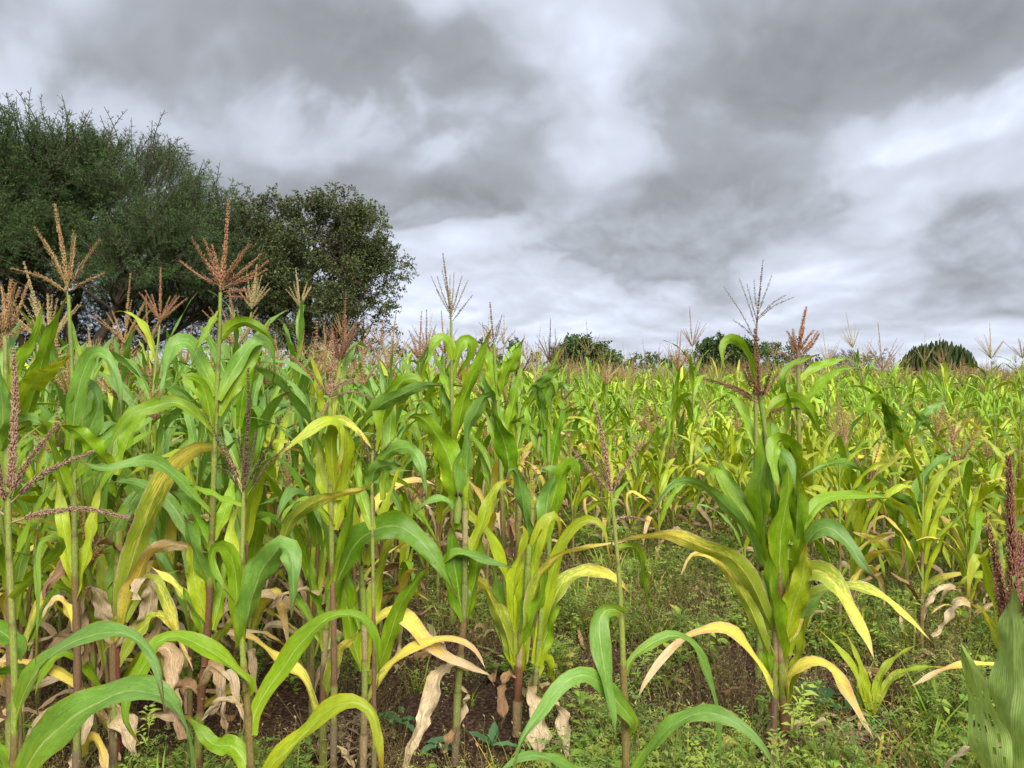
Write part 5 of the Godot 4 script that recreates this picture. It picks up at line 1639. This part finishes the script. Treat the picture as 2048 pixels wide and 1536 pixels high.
func woods() -> void:
	var ac0 := Color(0.04, 0.105, 0.028)
	var ac1 := Color(0.10, 0.225, 0.035)
	var thorn := meshes([spray(1, 0.62, 15, 16, 0.030, 0.30, ac0, ac1, 0.40), spray(2, 0.68, 16, 16, 0.028, 0.30, ac0, ac1, 0.38), spray(3, 0.56, 14, 17, 0.03, 0.32, ac0, ac1, 0.46), spray(8, 0.62, 15, 16, 0.03, 0.30, Color(0.045, 0.095, 0.035), Color(0.09, 0.155, 0.04), 0.42)], M.tree)
	var t := tree("thorn_tree", "large dark feathery thorn tree rising behind the maize on the left", "tree", 120, 17.5,
		[[-130, 450, 1.0, 250, 180], [60, 425, 0.0, 190, 160], [205, 420, 0.6, 180, 120], [320, 445, -0.6, 125, 95], [415, 505, 0.0, 95, 95], [250, 530, -1.0, 190, 75], [80, 540, -0.8, 190, 80], [-80, 560, 0.0, 160, 90], [430, 590, 0.5, 90, 75], [300, 600, 0.8, 130, 45]],
		thorn, M.tree, 250.0, 1.0, 0.55, 0.30, 61, "", 0.42)
	# the bare-looking shoots that stand out of its top
	var shoots := []
	var r := RandomNumberGenerator.new(); r.seed = 12
	for q in [[-40, 250], [10, 235], [50, 240], [90, 245], [130, 255], [170, 265], [215, 268], [255, 272], [300, 282], [340, 310], [370, 345], [385, 385], [440, 420], [470, 425], [25, 260], [110, 262], [190, 280], [280, 300], [325, 330], [235, 285], [150, 275], [70, 258], [-80, 260], [360, 370], [400, 420], [450, 400]]:
		for k in 3:
			var p := at(q[0] + r.randf_range(-18, 18), q[1] + r.randf_range(25, 62), 17.0 + r.randf_range(-1.2, 1.5)) - t.position
			shoots.append(placed(p, Vector3(r.randf_range(-0.5, 0.6), 1.0, r.randf_range(-0.3, 0.3)).normalized(), r.randf() * TAU, r.randf_range(0.6, 1.15)))
	crown_of(t, "shoots", meshes([spray(21, 1.0, 13, 3, 0.045, 0.4, ac0, ac1, 0.2), spray(22, 1.1, 16, 3, 0.04, 0.4, ac0, ac1, 0.17)], M.tree), M.tree, shoots)
	var ol0 := Color(0.045, 0.075, 0.022)
	var ol1 := Color(0.105, 0.14, 0.034)
	var olive := meshes([spray(4, 0.42, 8, 6, 0.055, 0.6, ol0, ol1, 0.5), spray(5, 0.45, 9, 6, 0.052, 0.6, ol0, ol1, 0.55), spray(6, 0.4, 8, 7, 0.05, 0.6, ol0, Color(0.13, 0.105, 0.04), 0.5)], M.tree)
	var t2 := tree("olive_tree", "smaller rounded olive-brown tree with drooping right side beside the thorn tree", "tree", 620, 18.5,
		[[530, 490, 0.0, 75, 80], [505, 520, 0.6, 60, 80], [630, 476, 0.3, 85, 62], [685, 490, 0.0, 78, 74], [620, 560, -0.3, 110, 80], [715, 575, 0.2, 70, 80], [650, 650, 0.0, 110, 65], [540, 590, 0.3, 80, 80], [728, 535, 0.0, 46, 48], [725, 665, 0.3, 45, 45]],
		olive, M.tree, 430.0, 1.0, 0.25, 0.22, 83, "", 0.40)
	var loose := []
	for q in [[500, 392], [520, 385], [545, 402], [560, 410], [640, 388], [660, 384], [680, 378], [700, 395], [720, 402], [740, 425], [762, 445], [775, 470], [790, 500], [800, 515], [806, 524], [785, 540], [770, 590], [765, 625], [775, 655], [790, 665], [780, 690], [600, 410], [505, 410], [618, 402], [755, 570], [690, 390]]:
		for k in 3:
			var p := at(q[0] - 8.0 + r.randf_range(-8, 8), q[1] + r.randf_range(14, 40), 18.3 + r.randf_range(-0.6, 0.8)) - t2.position
			loose.append(placed(p, Vector3((q[0] - 640.0) / 160.0 + r.randf_range(-0.4, 0.4), 0.8 - (q[1] - 380.0) / 180.0 + r.randf() * 0.4, r.randf_range(-0.4, 0.4)).normalized(), r.randf() * TAU, r.randf_range(0.7, 1.3)))
	crown_of(t2, "twigs", olive, M.tree, loose)
	var under := meshes([spray(7, 0.5, 9, 8, 0.05, 0.5, Color(0.06, 0.075, 0.02), Color(0.15, 0.15, 0.035), 0.5)], M.tree)
	tree("bush", "olive-green thicket under the thorn tree at the left edge", "bush", 30, 19.5, [[20, 655, 0.0, 140, 70], [-120, 640, 0.5, 130, 90], [150, 680, 0.5, 90, 45]], under, M.tree, 170.0, 0.8, 0.3, 0.08, 5)
	tree("bush", "dark thicket at the foot of the thorn tree and olive tree", "bush", 440, 20.5, [[380, 650, 0.0, 160, 62], [530, 645, 0.5, 90, 66], [230, 655, 0.3, 110, 60], [100, 660, 0.4, 100, 60], [660, 690, 0.2, 90, 36]], thorn, M.tree, 190.0, 0.8, 0.3, 0.08, 6)
	var gr0 := Color(0.04, 0.085, 0.022)
	var gr1 := Color(0.10, 0.16, 0.035)
	var leafy := meshes([spray(9, 0.8, 10, 9, 0.13, 0.6, gr0, gr1, 0.5), spray(10, 0.8, 10, 9, 0.12, 0.6, gr0, gr1, 0.5)], M.tree)
	tree("round_tree", "round dark green tree on the horizon right of centre", "tree", 1182, 42.0, [[1180, 730, 0.0, 60, 40], [1150, 744, 0.0, 40, 28], [1218, 744, 0.0, 40, 28]], leafy, M.tree, 80.0, 1.0, 0.3, 0.2, 7, "", 0.4)
	tree("broad_tree", "broad dark green tree on the horizon behind the tallest maize", "tree", 1455, 45.0, [[1450, 724, 0.0, 54, 36], [1480, 722, 0.0, 48, 32], [1425, 742, 0.0, 26, 22]], leafy, M.tree, 80.0, 1.0, 0.3, 0.2, 8, "", 0.4)
	tree("broad_tree", "brownish tree joining the right side of the broad dark tree", "tree", 1560, 48.0, [[1540, 728, 0.0, 50, 32], [1595, 738, 0.0, 40, 26], [1630, 746, 0.0, 26, 14]], meshes([spray(14, 0.8, 10, 7, 0.12, 0.55, ol0, ol1, 0.5)], M.tree), M.tree, 44.0, 1.0, 0.3, 0.2, 9, "", 0.4)
	tree("flat_thorn_tree", "sparse flat-topped thorn tree left of the euphorbia", "tree", 1722, 42.0, [[1700, 738, 0.0, 45, 16], [1745, 736, 0.0, 45, 15], [1722, 730, 0.0, 40, 12]], meshes([spray(15, 0.9, 9, 6, 0.09, 0.4, Color(0.05, 0.055, 0.025), Color(0.09, 0.09, 0.035), 0.45)], M.tree), M.tree, 70.0, 0.9, 0.2, 0.14, 10, "", 0.5)
	tree("small_tree", "small dark tree between the round tree and the broad tree", "tree", 1322, 46.0, [[1320, 744, 0.0, 24, 20], [1338, 752, 0.0, 14, 9]], leafy, M.tree, 90.0, 0.9, 0.3, 0.14, 11)
	tree("small_tree", "dark bush behind the golden-tasselled maize at the centre", "tree", 1000, 30.0, [[990, 728, 0.0, 42, 26], [955, 735, 0.0, 26, 20]], leafy, M.tree, 90.0, 0.8, 0.3, 0.14, 13)
	tree("small_tree", "low dark bush left of the round green tree", "tree", 1052, 34.0, [[1048, 742, 0.0, 20, 18], [1068, 750, 0.0, 16, 10]], leafy, M.tree, 90.0, 0.8, 0.3, 0.14, 14)
	euphorbia()

func _ready() -> void:
	rng.seed = 2024
	nz.seed = 9
	nz.fractal_octaves = 3
	var cam := Camera3D.new()
	cam.name = "camera"
	cam.position = EYE
	cam.basis = fwd_basis
	cam.fov = rad_to_deg(2.0 * atan(768.0 / F))
	cam.near = 0.05
	cam.far = 4000.0
	add_child(cam)
	cam.current = true
	var env := Environment.new()
	env.background_mode = Environment.BG_SKY
	var sky := Sky.new()
	var pano := PanoramaSkyMaterial.new()
	pano.panorama = ImageTexture.create_from_image(make_sky())
	pano.energy_multiplier = 0.64
	sky.sky_material = pano
	env.sky = sky
	env.tonemap_mode = Environment.TONE_MAPPER_LINEAR
	env.tonemap_exposure = 3.75
	env.sdfgi_enabled = true
	env.ssao_enabled = true
	env.ssil_enabled = true
	var we := WorldEnvironment.new()
	we.name = "world"
	we.environment = env
	add_child(we)
	var sun := DirectionalLight3D.new()
	sun.name = "sun"
	sun.light_energy = 0.5
	sun.light_color = Color(1.0, 0.97, 0.92)
	sun.light_angular_distance = 36.0
	sun.shadow_enabled = true
	sun.rotation_degrees = Vector3(-43, 14, 0)
	add_child(sun)
	materials()
	ground()
	woods()
	heroes()
	behind()
	field()
	herbs()
	details()
